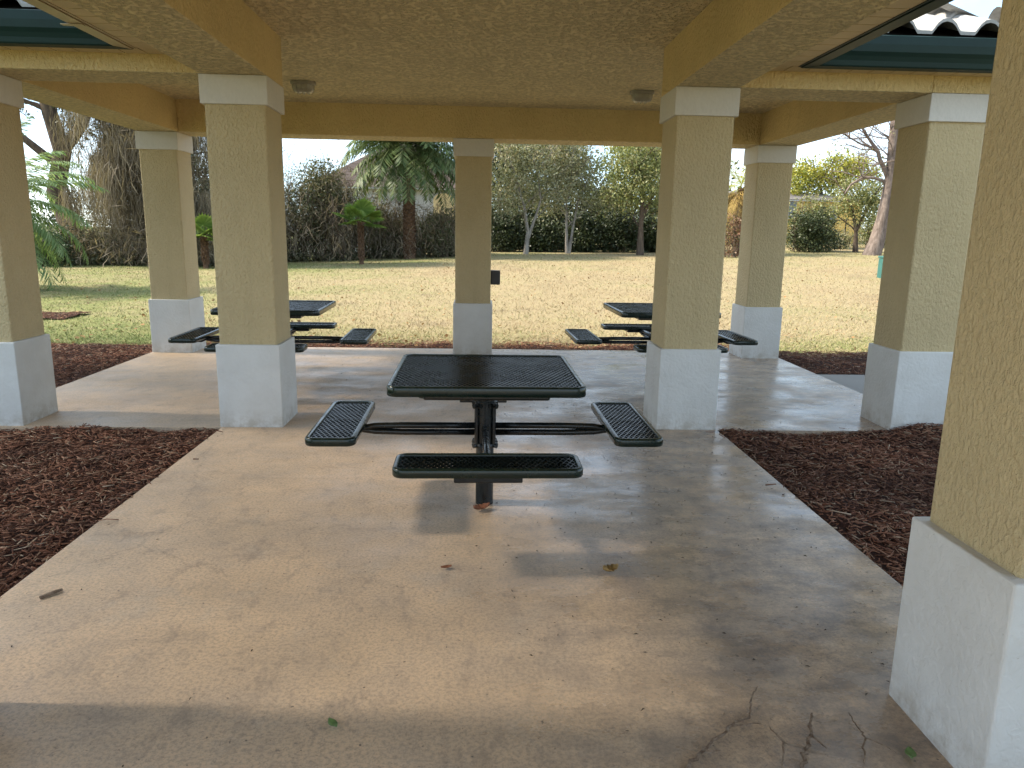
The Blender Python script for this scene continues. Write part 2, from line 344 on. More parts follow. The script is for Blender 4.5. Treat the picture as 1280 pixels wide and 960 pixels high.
def beds():
    def bed(x0, x1, y0, y1, dens, label, mound=None, wob=0, sizes=(.018, .07), hole=None):
        nx = max(int((x1-x0)/.06), 2); ny = max(int((y1-y0)/.06), 2)
        def h(x, y):
            z = -.021 + .016*math.sin(x*5.1+1)*math.sin(y*4.3) + .008*math.sin(x*17)*math.cos(y*15)
            if mound: z += mound[3] * math.exp(-((x-mound[0])**2+(y-mound[1])**2)/mound[2]**2)
            return z
        V = [(x0+(x1-x0)*i/nx, y0+(y1-y0)*j/ny, 0) for j in range(ny+1) for i in range(nx+1)]
        V = [(x, y, h(x, y)) for x, y, z in V]
        F = [(j*(nx+1)+i, j*(nx+1)+i+1, (j+1)*(nx+1)+i+1, (j+1)*(nx+1)+i) for j in range(ny) for i in range(nx)]
        o = np_mesh('mulch', V, F, M_bed); tag(o, label, 'mulch', kind='stuff')
        N = int(dens * (x1-x0) * (y1-y0))
        L = rng.uniform(sizes[0], sizes[1], N) * np.where(rng.random(N) < .05, 2.0, 1); W = rng.uniform(.003, .009, N); T = rng.uniform(.0015, .005, N)
        px = rng.uniform(x0, x1, N); py = rng.uniform(y0, y1, N)
        if wob: py = np.where(rng.random(N) < .35, y1 + np.abs(rng.normal(0, wob, N)), py)
        px = px + np.where(rng.random(N) < .07, rng.normal(0, .06, N), 0); py = py + np.where(rng.random(N) < .04, rng.normal(0, .03, N), 0)
        pz = np.array([max(h(a, b), .0 if (PL < a < PR or b > SF) and SL < a < SR and b < SB else -1) for a, b in zip(px, py)]) + rng.uniform(.002, .018, N)
        az = rng.uniform(0, 2*np.pi, N); ti = rng.normal(0, .22, N); ro = rng.normal(0, .5, N)
        e = np.stack([np.cos(az)*np.cos(ti), np.sin(az)*np.cos(ti), np.sin(ti)], 1)
        s = np.stack([-np.sin(az)*np.cos(ro), np.cos(az)*np.cos(ro), np.sin(ro)], 1); u = np.cross(e, s)
        P = np.stack([px, py, pz], 1); out = []
        for a, b, c_ in [(-1,-1,0),(1,-.6,0),(1,.6,0),(-1,1,0),(-1,-1,1),(1,-.6,1),(1,.6,1),(-1,1,1)]:
            out.append(P + e*(a*L/2)[:, None] + s*(b*W/2)[:, None] + u*(c_*T)[:, None])
        V = np.stack(out, 1).reshape(-1, 3); base = (np.arange(N)*8)[:, None, None]
        q = np.array([(4,5,6,7),(0,1,5,4),(1,2,6,5),(2,3,7,6),(3,0,4,7)])[None]
        c2 = np_mesh('wood_chips', V, (base + q).reshape(-1, 4), M_chip, o); c2['kind'] = 'stuff'
        return o
    bed(-4.6, PL-.004, 1.2, SF-.004, 2000, 'reddish brown bark mulch in the left corner beside the slab')
    bed(PR+.004, 4.9, 1.6, SF-.004, 2100, 'dark maroon bark mulch in the right corner beside the slab', (3.62, 5.42, .33, .085))
    bed(-5.6, SL-.004, 5.6, 9.55, 1300, 'sunlit red mulch strip along the left side of the slab')
    bed(SL, SR, SB+.004, 9.86, 1500, 'thin mulch strip between slab and lawn at the back', wob=.14)
    bed(SR+.004, 5.6, 7.95, 9.25, 1500, 'dark mulch strip right of the slab behind the path', wob=.12)
    bed(-9.3, -6.7, 12.2, 13.1, 500, 'small round patch of red mulch on the left lawn')
beds()

def grass():
    N = 150000
    u = rng.random(N); y = 9.6 + 27 * u ** 2.0; x = (rng.random(N) - .5) * 2 * (y * .74 + 1.5)
    keep = ~((x > -5.6) & (x < SL) & (y < 9.5)); x, y = x[keep], y[keep]; N = len(x)
    z = np.array([terrain(a, b) for a, b in zip(x, y)])
    h = rng.uniform(.012, .034, N) * (1 + y / 60); w = rng.uniform(.0018, .004, N) * (1 + y / 14)
    az = rng.uniform(0, 2*np.pi, N); lean = rng.normal(0, .035, (N, 2))
    dx, dy = np.cos(az)*w, np.sin(az)*w
    A = np.stack([x-dx, y-dy, z-.005], 1); B = np.stack([x+dx, y+dy, z-.005], 1)
    C = np.stack([x+lean[:,0]+dx*.25, y+lean[:,1]+dy*.25, z+h], 1); D = np.stack([x+lean[:,0]-dx*.25, y+lean[:,1]-dy*.25, z+h], 1)
    V = np.stack([A, B, C, D], 1).reshape(-1, 3); F = np.arange(N*4).reshape(-1, 4)
    tag(np_mesh('grass', V, F, M_grass), 'short dry grass blades of the lawn', 'grass', kind='stuff')
grass()

def leaf_quads(P, size, flat=0., aspect=.55):
    P = np.asarray(P); N = len(P)
    a = rng.normal(size=(N, 3)); a[:, 2] *= (1 - flat); a /= np.linalg.norm(a, axis=1)[:, None] + 1e-9
    b = rng.normal(size=(N, 3)); b[:, 2] *= (1 - flat); b = b - a * (a*b).sum(1)[:, None]; b /= np.linalg.norm(b, axis=1)[:, None] + 1e-9
    s = (np.asarray(size) * rng.uniform(.6, 1.4, N))[:, None]
    V = np.stack([P - a*s*.5, P + b*s*aspect*.5, P + a*s*.5, P - b*s*aspect*.5], 1).reshape(-1, 3)
    return V, np.arange(N*4).reshape(-1, 4)

def litter():
    N = 1500
    y = 9.7 + 24 * rng.random(N) ** 1.4; x = (rng.random(N) - .5) * 2 * (y * .74 + 1)
    z = np.array([terrain(a, b) for a, b in zip(x, y)]) + .035
    V, F = leaf_quads(np.stack([x, y, z], 1), .06, .75, .7)
    tag(np_mesh('leaf_litter', V, F, M_litter), 'dry fallen leaves scattered over the lawn', 'leaves', kind='stuff')
litter()

# ------------------------------------------------------------------ pavilion
PAV = empty('picnic_pavilion', 'yellow stucco picnic pavilion with square columns on white bases and green gutters', 'pavilion', (0, 0, 0))
HP, HC0, HC1, ZC = .629, 2.32, 2.516, 2.863
XA, XB, XC, XD, XE, XF, XG = -1.717, 1.610, -3.632, 3.470, -3.648, -.082, 3.455
Y1, Y2, Y0 = 5.747, 9.113, 1.93
pw, sw, cw = .469, .4223, .4650
def column(x, y, sx=None, sy=None):
    h = (sw if sx is None else sx) / 2
    c = MB().box(-h, -h, HP - .01, h, h, HC0 + .01).build('column', M_wall, PAV, bevel=.012); c.location = (x, y, 0)
    p = MB().box(-pw/2, -pw/2, -.02, pw/2, pw/2, HP).build('plinth', M_plinth, c, bevel=.007)
    q = MB().box(-cw/2, -cw/2, HC0, cw/2, cw/2, HC1 - .002).build('capital', M_cap, c, bevel=.005)
    return c
for x, y in ((XA, Y1), (XB, Y1), (XC, Y1), (XD, Y1), (XE, Y2), (XF, Y2), (XG, Y2), (XA - .045, Y0)): column(x, y)
column(XB, Y0, .402)
bw_ = .228
def beam(x0, y0, x1, y1):
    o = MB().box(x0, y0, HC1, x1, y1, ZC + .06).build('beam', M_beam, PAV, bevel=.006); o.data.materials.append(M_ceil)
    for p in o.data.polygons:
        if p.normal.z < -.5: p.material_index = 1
beam(XA - bw_, -2.6, XA + bw_, Y1 + bw_); beam(XB - bw_, -2.6, XB + bw_, Y1 + bw_)
beam(XC + bw_, Y1 - bw_, XA - bw_ - .001, Y1 + bw_); beam(XB + bw_ + .001, Y1 - bw_, XD - bw_, Y1 + bw_)
beam(XC - bw_, Y1 - bw_, XC + bw_ - .001, Y2 + bw_); beam(XD - bw_ + .001, Y1 - bw_, XD + bw_, Y2 + bw_)
beam(XC + bw_, Y2 - bw_, XD - bw_, Y2 + bw_)
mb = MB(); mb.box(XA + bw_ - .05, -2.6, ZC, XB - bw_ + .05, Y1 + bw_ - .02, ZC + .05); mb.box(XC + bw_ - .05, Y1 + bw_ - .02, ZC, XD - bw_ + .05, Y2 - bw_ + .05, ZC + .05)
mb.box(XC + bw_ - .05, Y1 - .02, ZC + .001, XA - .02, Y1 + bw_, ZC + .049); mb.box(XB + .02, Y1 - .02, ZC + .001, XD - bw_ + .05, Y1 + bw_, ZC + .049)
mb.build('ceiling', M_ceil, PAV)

# eaves: soffit panels, gutters, roof tiles
ZS = 2.632
PXL, PXR = XA - bw_ - .36, XB + bw_ + .36      # passage soffit outer edges
WYF, WYB, WXL, WXR = Y1 - bw_ - .17, Y2 + bw_ + .22, XC - bw_ - .22, XD + bw_ + .22
mb = MB()
def boards_y(x0, x1, y0, y1, mitre=None):
    y = y1
    while y > y0:
        a = max(y - .139, y0); xx0, xx1 = x0, x1
        mb.box(xx0, a, ZS, xx1, y, ZS + .012); y -= .151
def boards_x(x0, x1, y0, y1):
    x = x0
    while x < x1:
        b = min(x + .139, x1); mb.box(x, y0, ZS, b, y1, ZS + .012); x += .151
boards_y(PXL, XA - bw_, -2.6, WYF); boards_y(XB + bw_, PXR, -2.6, WYF)
boards_x(WXL, XA - bw_ - .002, WYF + .003, Y1 - bw_); boards_x(XB + bw_ + .002, WXR, WYF + .003, Y1 - bw_)
boards_x(WXL, WXR, Y2 + bw_, WYB); boards_y(WXL, XC - bw_, Y1 - bw_ + .003, Y2 + bw_ - .003); boards_y(XD + bw_, WXR, Y1 - bw_ + .003, Y2 + bw_ - .003)
mb.build('soffit', M_soffit, PAV)
mb = MB()
for a in ((PXL, -2.6, XA - bw_, WYF), (XB + bw_, -2.6, PXR, WYF), (WXL, WYF, XA - bw_ , Y1 - bw_), (XB + bw_, WYF, WXR, Y1 - bw_), (WXL, Y2 + bw_, WXR, WYB), (WXL, Y1 - bw_, XC - bw_, Y2 + bw_), (XD + bw_, Y1 - bw_, WXR, Y2 + bw_)):
    mb.box(a[0], a[1], ZS + .02, a[2], a[3], ZS + .03)
mb.build('soffit_backing', M_dark, PAV)

GP = [(0, 0), (.078, 0), (.086, .006), (.092, .028), (.104, .048), (.120, .066), (.126, .10), (.126, .138), (.118, .142), (.112, .138), (.112, .13), (.006, .13), (0, .15)]
def gutter(name, mat, p0, p1, out, m0, m1, z0):
    # sweep the ogee profile from p0 to p1; m0/m1 shift each end along the run by (shift * outward distance)
    p0, p1 = Vector((*p0, 0)), Vector((*p1, 0)); d = (p1 - p0).normalized(); o = Vector((*out, 0)); V = []
    for P, mm in ((p0, m0), (p1, m1)):
        for a, z in GP: a *= 1.1; V.append(P + o * a + d * (mm * a) + Vector((0, 0, z0 + z * 1.38)))
    n = len(GP); F = [(i, (i+1) % n, n + (i+1) % n, n + i) for i in range(n)] + [tuple(range(n)), tuple(range(n, 2*n))]
    return MB().add(V, F).build(name, mat, PAV)
gz0 = ZS - .012
gutter('gutter', M_green, (WXL, WYF), (PXL, WYF), (0, -1), -1, -1, gz0)
gutter('gutter', M_green, (PXR, WYF), (WXR, WYF), (0, -1), 1, 1, gz0)
gutter('gutter', M_tan, (PXL, -2.6), (PXL, WYF), (-1, 0), 0, -1, gz0 + .002)
gutter('gutter', M_green, (PXR, -2.6), (PXR, WYF), (1, 0), 0, -1, gz0 + .002)
gutter('gutter', M_green, (WXL, WYF), (WXL, WYB), (-1, 0), -1, 1, gz0)
gutter('gutter', M_green, (WXR, WYF), (WXR, WYB), (1, 0), -1, 1, gz0)
gutter('gutter', M_green, (WXL, WYB), (WXR, WYB), (0, 1), -1, 1, gz0)
def fascia(x0, y0, x1, y1, mat): MB().box(x0, y0, ZS - .004, x1, y1, ZS + .21).build('fascia', mat, PAV)
fascia(WXL, WYF + .004, PXL - .002, WYF + .022, M_green); fascia(PXR + .002, WYF + .004, WXR, WYF + .022, M_green)
fascia(PXL + .004, -2.6, PXL + .022, WYF, M_tan); fascia(PXR - .022, -2.6, PXR - .004, WYF, M_green)
# a short joint sleeve on the tan gutter
MB().box(PXL - .128, 4.72, gz0 - .004, PXL - .004, 4.76, gz0 + .0).build('gutter_joint', M_tan, PAV)

EV = .07
ex0, ex1, ey0, ey1 = WXL - EV, WXR + EV, WYF - EV, WYB + EV; px0, px1 = PXL - EV, PXR + EV
pm = (px0 + px1) / 2
def wing_d(x, y): return min(x - ex0, ex1 - x, y - ey0, ey1 - y)
def pass_d(x, y): return min(x - px0, px1 - x) if y < (ey0 + ey1) / 2 else -9
def slope(E0, e, nrm, L, D, own, other):
    E0, e, nrm = Vector(E0), Vector(e), Vector(nrm); mb = MB(); z0 = ZS + .205; ms = .42; per = .30
    prof = [(0, 0), (.10, 0), (.115, .02), (.135, .05), (.165, .075), (.20, .083), (.235, .075), (.265, .05), (.285, .02), (.30, 0)]
    ns = int(L / per)
    for c_ in range(int(D / .36) + 1):
        d0, d1 = c_ * .36, c_ * .36 + .385
        for k in range(ns):
            mid = E0 + e * (k * per + .15) + nrm * (d0 + .18)
            if abs(own(mid.x, mid.y) - (d0 + .18)) > .16 or other(mid.x, mid.y) > d0 + .1: continue
            V = []
            for d, dz in ((d0, .008), (d0, .030), (d1, .004)):
                for s_, h in prof:
                    q = E0 + e * (k * per + s_) + nrm * d; V.append((q.x, q.y, z0 + d * ms + h + dz))
            n = len(prof); F = []
            for r in range(2): F += [(r*n+i, r*n+i+1, (r+1)*n+i+1, (r+1)*n+i) for i in range(n-1)]
            F += [(i, i+1, n*2+i+1, n*2+i)[::-1] for i in range(0)]
            mb.add(V, F)
    return mb.build('roof', M_tile, PAV)
slope((ex0, ey0, 0), (1, 0, 0), (0, 1, 0), pm - ex0, 2.6, wing_d, pass_d)
slope((pm, ey0, 0), (1, 0, 0), (0, 1, 0), ex1 - pm, 2.6, wing_d, pass_d)
slope((ex1, ey1, 0), (-1, 0, 0), (0, -1, 0), ex1 - ex0, 2.6, wing_d, pass_d)
slope((ex0, ey1, 0), (0, -1, 0), (1, 0, 0), ey1 - ey0, 2.6, wing_d, pass_d)
slope((ex1, ey0, 0), (0, 1, 0), (-1, 0, 0), ey1 - ey0, 2.6, wing_d, pass_d)
slope((px0, 7.4, 0), (0, -1, 0), (1, 0, 0), 10, 2.6, pass_d, wing_d)
slope((px1, -2.6, 0), (0, 1, 0), (-1, 0, 0), 10, 2.6, pass_d, wing_d)
mb = MB()       # roof decking below the tiles
zz = lambda d: ZS + .19 + d * .42
hw = (ey1 - ey0) / 2; my = (ey0 + ey1) / 2; pm = (px0 + px1) / 2; ph = (px1 - px0) / 2
mb.add([(ex0,ey0,zz(0)),(ex1,ey0,zz(0)),(ex1,ey1,zz(0)),(ex0,ey1,zz(0)),(ex0+hw,my,zz(hw)),(ex1-hw,my,zz(hw)),
        (px0,-2.6,zz(0)),(px0,my,zz(0)),(pm,my,zz(ph)),(pm,-2.6,zz(ph)),(px1,-2.6,zz(0)),(px1,my,zz(0))],
       [(1,2,5),(2,3,4,5),(3,0,4),(6,7,8,9),(10,9,8,11),(6,9,10)])
y9 = ey0 + .4
mb.add([(ex0,ey0,zz(0)),(px0,ey0,zz(0)),(px0,y9,zz(.4)),(px1,y9,zz(.4)),(px1,ey0,zz(0)),(ex1,ey0,zz(0)),(ex1-hw,my,zz(hw)),(ex0+hw,my,zz(hw))],[(0,1,2,7),(2,3,6,7),(3,4,5,6)])
mb.build('roof_deck', M_dark, PAV)

def ceiling_light(x, y, label):
    r = empty('ceiling_light', label, 'light', (x, y, ZC), 0, 'ceiling lights of the pavilion')
    def ring(w, d, z, n=24, p=3.2):
        return [(w * math.copysign(abs(math.cos(a)) ** (2/p), math.cos(a)), d * math.copysign(abs(math.sin(a)) ** (2/p), math.sin(a)), z) for a in [2*math.pi*k/n for k in range(n)]]
    def stack(rs):
        mb = MB(); n = 24; V = sum(rs, [])
        F = [(i*n+k, i*n+(k+1) % n, (i+1)*n+(k+1) % n, (i+1)*n+k) for i in range(len(rs)-1) for k in range(n)] + [tuple(range((len(rs)-1)*n, len(rs)*n))]
        return mb.add(V, F)
    stack([ring(.118, .085, .004), ring(.118, .085, -.022), ring(.110, .078, -.030)]).build('base', M_lamp, r, smooth=True)
    stack([ring(.106, .074, -.028), ring(.103, .071, -.062), ring(.090, .060, -.092), ring(.066, .040, -.103)]).build('lens', M_lens, r, smooth=True)
    g = MB()
    for k in (-1, 0, 1): g.tube([(k*.05, -.078, -.03), (k*.05, -.07, -.07), (k*.044, -.05, -.106), (k*.044, .05, -.106), (k*.05, .07, -.07), (k*.05, .078, -.03)], .0035, 6)
    g.build('guard', M_lamp, r)
M_lamp = simple('lamp_body', (.30, .27, .21), .5)
M_lens = simple('lamp_lens', (.34, .31, .25), .22, .6)
ceiling_light(-1.72, 7.68, 'oval jelly jar ceiling light near the left front column')
ceiling_light(1.59, 7.72, 'oval jelly jar ceiling light near the right front column')
r = empty('electrical_box', 'small dark brown electrical box on the side of the middle rear column', 'electrical box', (XF + sw/2 + .002, Y2 - .02, .93))
M_ebox = simple('brown_box', (.045, .04, .04), .5)
MB().box(0, -.05, -.085, .115, .05, .085).build('body', M_ebox, r, bevel=.008)
MB().box(.006, -.062, -.078, .108, -.052, .078).build('cover', M_ebox, r, bevel=.004)

# ------------------------------------------------------------------ picnic tables
def rrect(hx, hy, r, n=6):
    out = []
    for cx, cy, a0 in ((hx-r, hy-r, 0), (-hx+r, hy-r, 90), (-hx+r, -hy+r, 180), (hx-r, -hy+r, 270)):
        for k in range(n+1):
            a = R(a0 + 90*k/n); out.append((cx + r*math.cos(a), cy + r*math.sin(a), math.cos(a), math.sin(a)))
    return out
def panel(name, hx, hy, r, z, parent, thick=.042):
    prof = [(-.026, -.006), (-.022, 0), (-.008, .001), (-.003, -.002), (0, -.008), (0, -thick+.006), (-.004, -thick), (-.014, -thick), (-.018, -thick+.006), (-.018, -.012), (-.026, -.012)]
    path = rrect(hx, hy, r); n, q = len(path), len(prof); V = []
    for x, y, nx, ny in path:
        for d, dz in prof: V.append((x + nx*d, y + ny*d, z + dz))
    F = [(i*q+k, ((i+1) % n)*q+k, ((i+1) % n)*q+(k+1) % q, i*q+(k+1) % q) for i in range(n) for k in range(q)]
    mesh = MB(); ix, iy = hx - .021, hy - .021; pitch = .0262; tn = 2.05
    for sg in (1, -1):                      # expanded metal: two families of crossing strands
        k = -ix - iy / tn
        while k < ix + iy / tn:
            pts = []
            y0, y1 = -iy, iy                # x = k + sg*y/tn, clip to |x|<ix
            lo = (-ix - k) * tn * sg; hi = (ix - k) * tn * sg
            y0, y1 = max(y0, min(lo, hi)), min(y1, max(lo, hi))
            if y1 - y0 > .01:
                d = Vector((sg*1/tn, 1, 0)).normalized(); q = Vector((-d.y, d.x, 0)) * .0030; A = Vector((k + sg*y0/tn, y0, z - .007)); B = Vector((k + sg*y1/tn, y1, z - .007)); hh = Vector((0, 0, .0115))
                mesh.add([A-q-hh, A+q-hh, B+q-hh, B-q-hh, A-q*.6, A+q*.6, B+q*.6, B-q*.6], [(4, 5, 6, 7), (0, 4, 7, 3), (5, 1, 2, 6), (0, 3, 2, 1)])
            k += pitch
    o = mesh.build(name, M_mesh, parent)
    MB().add(V, F).build('rim', M_rim, o, smooth=True).modifiers.new('e', 'EDGE_SPLIT').split_angle = R(50)
    return o
def picnic_table(label):
    t_ = empty('picnic_table', label, 'picnic table', (0, 0, 0), 0, 'green mesh picnic tables')
    T, ta, bd, bl, bwid, bz = .76, .4815, .767, .416, .125, .486
    top = panel('tabletop', ta, ta, .055, T, t_, .05)
    MB().box(-.31, -.42, T-.080, .31, .42, T-.030).build('top_frame', M_post, t_, bevel=.012)
    MB().box(-.115, -.26, T-.112, .115, .26, T-.082).build('mounting_plate', M_post, t_, bevel=.004)
    mb = MB().tube([(0, 0, -.02), (0, 0, T-.09)], .049, 24); mb.build('post', M_post, t_, smooth=True).modifiers.new('e', 'EDGE_SPLIT').split_angle = R(40)
    k = MB().tube([(0, 0, .33), (0, 0, .585)], .058, 24)
    for zz_ in (.345, .565):
        for a in (45, 135, 225, 315):
            ca, sa = math.cos(R(a)), math.sin(R(a)); k.tube([(ca*.045, sa*.045, zz_), (ca*.088, sa*.088, zz_)], .012, 8)
            k.tube([(ca*.062 - sa*.03, sa*.062 + ca*.03, zz_), (ca*.062 + sa*.03, sa*.062 - ca*.03, zz_)], .011, 6)
    for a in (45, 135, 225, 315):
        ca, sa = math.cos(R(a)), math.sin(R(a)); k.tube([(ca*.066, sa*.066, .335), (ca*.066, sa*.066, .58)], .011, 6)
    k.build('collar', M_post, t_, smooth=True).modifiers.new('e', 'EDGE_SPLIT').split_angle = R(40)
    for dx, dy in ((0, -1), (1, 0), (0, 1), (-1, 0)):
        hx, hy = (bwid, bl) if dx else (bl, bwid)
        st = panel('seat', hx, hy, .05, 0, t_, .040); st.location = (dx*bd, dy*bd, bz)
        b = MB()
        if dx: b.box(-.10, -.15, -.070, .10, .15, -.030)
        else: b.box(-.15, -.10, -.070, .15, .10, -.030)
        b.build('bracket', M_post, st, bevel=.006)
        a = MB()
        for z_ in (.408, .446):
            pts = [(dx*.05, dy*.05, z_), (dx*.45, dy*.45, z_), (dx*.60, dy*.60, z_ + (.004 if z_ < .42 else -.004)), (dx*.68, dy*.68, .425), (dx*.80, dy*.80, .428)]
            a.tube(pts, [.0175, .0175, .0175, .018, .014], 12)
        a.build('arm', M_post, t_, smooth=True)
    return t_
tab = picnic_table('green mesh picnic table with four seats in the centre of the slab')
tab.location = (.035, 3.933, 0); tab.rotation_euler[2] = R(.6)
for loc, rz, lb in (((-1.93, 7.17, 0), .019, 'green mesh picnic table partly hidden behind the left front column'), ((1.80, 7.37, 0), .036, 'green mesh picnic table partly hidden behind the right front column')):
    c = copy_tree(tab); c.location = loc; c.rotation_euler[2] = rz; c['label'] = lb

# ------------------------------------------------------------------ small things on the slab
M_twig = bark('lichen_twig', (.13, .075, .045), (.40, .31, .23), 45, 1)
def twig(pts, rad, side, label):
    P = [Vector((x, y, z)) for x, y, z in pts]; mb = MB()
    def wob(A, B, r0, r1, n=7):
        L = (B-A).length; q = [A.lerp(B, i/n) + Vector((random.gauss(0, .012), random.gauss(0, .012), abs(random.gauss(0, .004)))) * (L*3 if L < .3 else 1) * (0 if i in (0, n) else 1) for i in range(n+1)]
        mb.tube(q, [r0 + (r1-r0)*i/n for i in range(n+1)], 6)
    for i in range(len(P)-1): wob(P[i], P[i+1], rad*(1-.14*i), rad*(1-.14*(i+1)))
    for a, b in side: wob(Vector(a), Vector(b), rad*.6, rad*.25, 5)
    tag(mb.build('twig', M_twig, smooth=True), label, 'twig', 'fallen twigs')
twig([(.57, 1.79, .006), (.66, 1.875, .016), (.77, 1.975, .022), (.862, 2.045, .010), (.885, 2.10, .022), (.93, 2.165, .030)], .0058, [((.77, 1.975, .022), (.88, 2.0, .012)), ((.66, 1.875, .016), (.71, 1.86, .03))], 'long forked lichen twig lying on the slab')
twig([(.925, 1.80, .010), (.965, 1.87, .022), (1.0, 1.92, .030), (1.03, 1.99, .016), (1.055, 2.03, .024)], .0066, [((.965, 1.87, .022), (.905, 1.885, .034)), ((.905, 1.885, .034), (.88, 1.935, .05)), ((.905, 1.885, .034), (.875, 1.82, .008)), ((1.0, 1.92, .030), (1.035, 1.885, .012))], 'short branching lichen twig on the slab near the right column')
twig([(1.12, 1.83, .006), (1.165, 1.91, .026), (1.16, 1.98, .032), (1.185, 2.05, .010)], .003, [((1.165, 1.91, .026), (1.24, 1.865, .008))], 'thin dark twig on the slab beside the near right plinth')
tag(MB().tube([(-1.765, 2.835, .008), (-1.735, 2.875, .010), (-1.715, 2.905, .008)], [.007, .008, .006], 7).build('stick', M_twig), 'short dark stick on the slab near the left mulch', 'stick')
def fallen(name, x, y, L, W, rz, mat, label, curl=.02, lobes=0):
    mb = MB(); n = 8; V = []
    for i in range(n+1):
        t_ = i/n; w = W * math.sin(math.pi * min(max(t_, .03), .97)) ** .8 * (1 + lobes*math.cos(t_*25))
        for s in (-1, 0, 1): V.append((L*(t_-.5), s*w, .006 + curl*(abs(s)*.6 + (t_-.5)**2*2)))
    F = [(i*3+k, i*3+k+1, i*3+k+4, i*3+k+3) for i in range(n) for k in (0, 1)]
    o = mb.add(V, F).build(name, mat, smooth=True); o.location = (x, y, 0); o.rotation_euler[2] = rz
    so_ = o.modifiers.new('s', 'SOLIDIFY'); so_.thickness = .0012
    return tag(o, label, 'leaf', 'single fallen leaves')
M_lf1 = simple('tan_leaf', (.42, .27, .10), .7, .3, .25, 60); M_lf2 = simple('green_leaf', (.16, .27, .09), .5, .4, .2, 60); M_lf3 = simple('russet_leaf', (.22, .09, .05), .7, .3, .2, 60)
fallen('fallen_leaf', .595, 3.058, .075, .03, .3, M_lf1, 'curled tan leaf on the slab in front of the table', .03, .25)
fallen('fallen_leaf', -.438, 2.03, .05, .013, -.9, M_lf2, 'small green leaf on the slab near the bottom edge', .008)
fallen('fallen_leaf', .02, 3.81, .10, .03, .5, M_lf3, 'russet leaf lying against the foot of the table post', .03, .2)
fallen('fallen_leaf', -.14, 3.10, .05, .014, .3, M_lf3, 'tiny reddish leaf on the slab left of the tan leaf', .01)
fallen('fallen_leaf', 1.275, 1.86, .05, .016, 1.2, M_lf2, 'dark green leaf at the foot of the near right plinth', .01)
def specks():
    N = 420; x = rng.uniform(.1, 1.8, N) ; y = rng.uniform(2.2, 6.4, N)
    x2 = rng.uniform(-1.9, 1.8, 160); y2 = rng.uniform(1.8, 9.2, 160); x3 = rng.uniform(1.8, 3.6, 90); y3 = rng.uniform(5.6, 9.2, 90)
    x = np.concatenate([x, x2, x3]); y = np.concatenate([y, y2, y3]); N = len(x)
    L = rng.uniform(.002, .011, N); W = rng.uniform(.001, .003, N); az = rng.uniform(0, 6.28, N)
    e = np.stack([np.cos(az), np.sin(az), np.zeros(N)], 1); s = np.stack([-np.sin(az), np.cos(az), np.zeros(N)], 1); P = np.stack([x, y, np.full(N, .001)], 1)
    V = np.stack([P - e*L[:,None] - s*W[:,None]*.4, P + s*-W[:,None], P + e*L[:,None], P + s*W[:,None] + [0,0,.003], ], 1).reshape(-1, 3); V[:, 2] += rng.uniform(0, .003, len(V))
    o = np_mesh('debris', V, np.arange(N*4).reshape(-1, 4), M_litter2); tag(o, 'fine leaf and bark crumbs scattered over the slab', 'debris', kind='stuff')
M_litter2 = simple('bark_crumb', (.06, .042, .03), .9, .1)
specks()

# ------------------------------------------------------------------ vegetation builders
def crown_points(blobs, clumps, per, spread):
    """blobs: list of (centre, radii); leaves gather in clumps spread through the blobs' volume."""
    w = np.array([b[1][0]*b[1][1]*b[1][2] for b in blobs]); w = w / w.sum(); P = []
    for b, k in zip(blobs, rng.multinomial(clumps, w)):
        if not k: continue
        d = rng.normal(size=(k, 3)); d /= np.linalg.norm(d, axis=1)[:, None]; rr = rng.random(k) ** .42
        cs = np.array(b[0]) + d * rr[:, None] * np.array(b[1])
        for c in cs:
            m_ = max(int(per * rng.uniform(.4, 1.6)), 3); s = spread * rng.uniform(.6, 1.4)
            P.append(c + rng.normal(size=(m_, 3)) * s * np.array([1, 1, .7]))
    return np.concatenate(P)
def branch(mb, p, d, L, r, depth, spread=.6, up=.15, n=6, kids=3, tips=None, wig=.12):
    pts = [Vector(p)]; d = Vector(d).normalized(); rad = [r]; seg = 5
    for i in range(seg):
        d = (d + Vector((random.gauss(0, wig), random.gauss(0, wig), random.gauss(0, wig) + up*.2))).normalized()
        pts.append(pts[-1] + d * (L/seg)); rad.append(r * (1 - .6*(i+1)/seg))
    mb.tube(pts, rad, n if depth > 1 else 4, False)
    if tips is not None: tips.append(pts[-1].copy())
    if depth > 0:
        for k in range(kids):
            i = random.randint(2, seg); a = random.uniform(0, 6.28)
            s = Vector((math.cos(a), math.sin(a), random.uniform(-.2, .5))) * spread
            branch(mb, pts[i], d*.6 + s, L*random.uniform(.5, .75), max(rad[i]*.65, .006), depth-1, spread, up, n, kids, tips, wig)
def leafy_tree(name, label, base, trunks, blobs, mat, barkm, leaves, size, clump=24, spread=.28, group=None, cat='tree', bare=2):
    """base: point; trunks: list of (list of points rel. to base, r0)"""
    t_ = empty(name, label, cat, base, 0, group); mb = MB()
    for pts, r0 in trunks:
        P = [Vector(p) for p in pts]; n = len(P); mb.tube(P, [r0*(1-.6*i/(n-1)) * (1.35 if i == 0 else 1) for i in range(n)], 8, False)
        for i in range(1, n):
            for k in range(3 if i == n-1 else 1):
                a = random.uniform(0, 6.28); branch(mb, P[i], (math.cos(a)*.7, math.sin(a)*.7, .8), random.uniform(1.2, 2.0), r0*.35, bare, .7, .2, 5, 3)
    mb.build('trunk', barkm, t_, smooth=True)
    P = crown_points([((Vector(c) - Vector(base))[:], r) for c, r in blobs], max(leaves // clump, 3), clump, spread)
    V, F = leaf_quads(P, size); np_mesh('crown', V, F, mat, t_)
    return t_
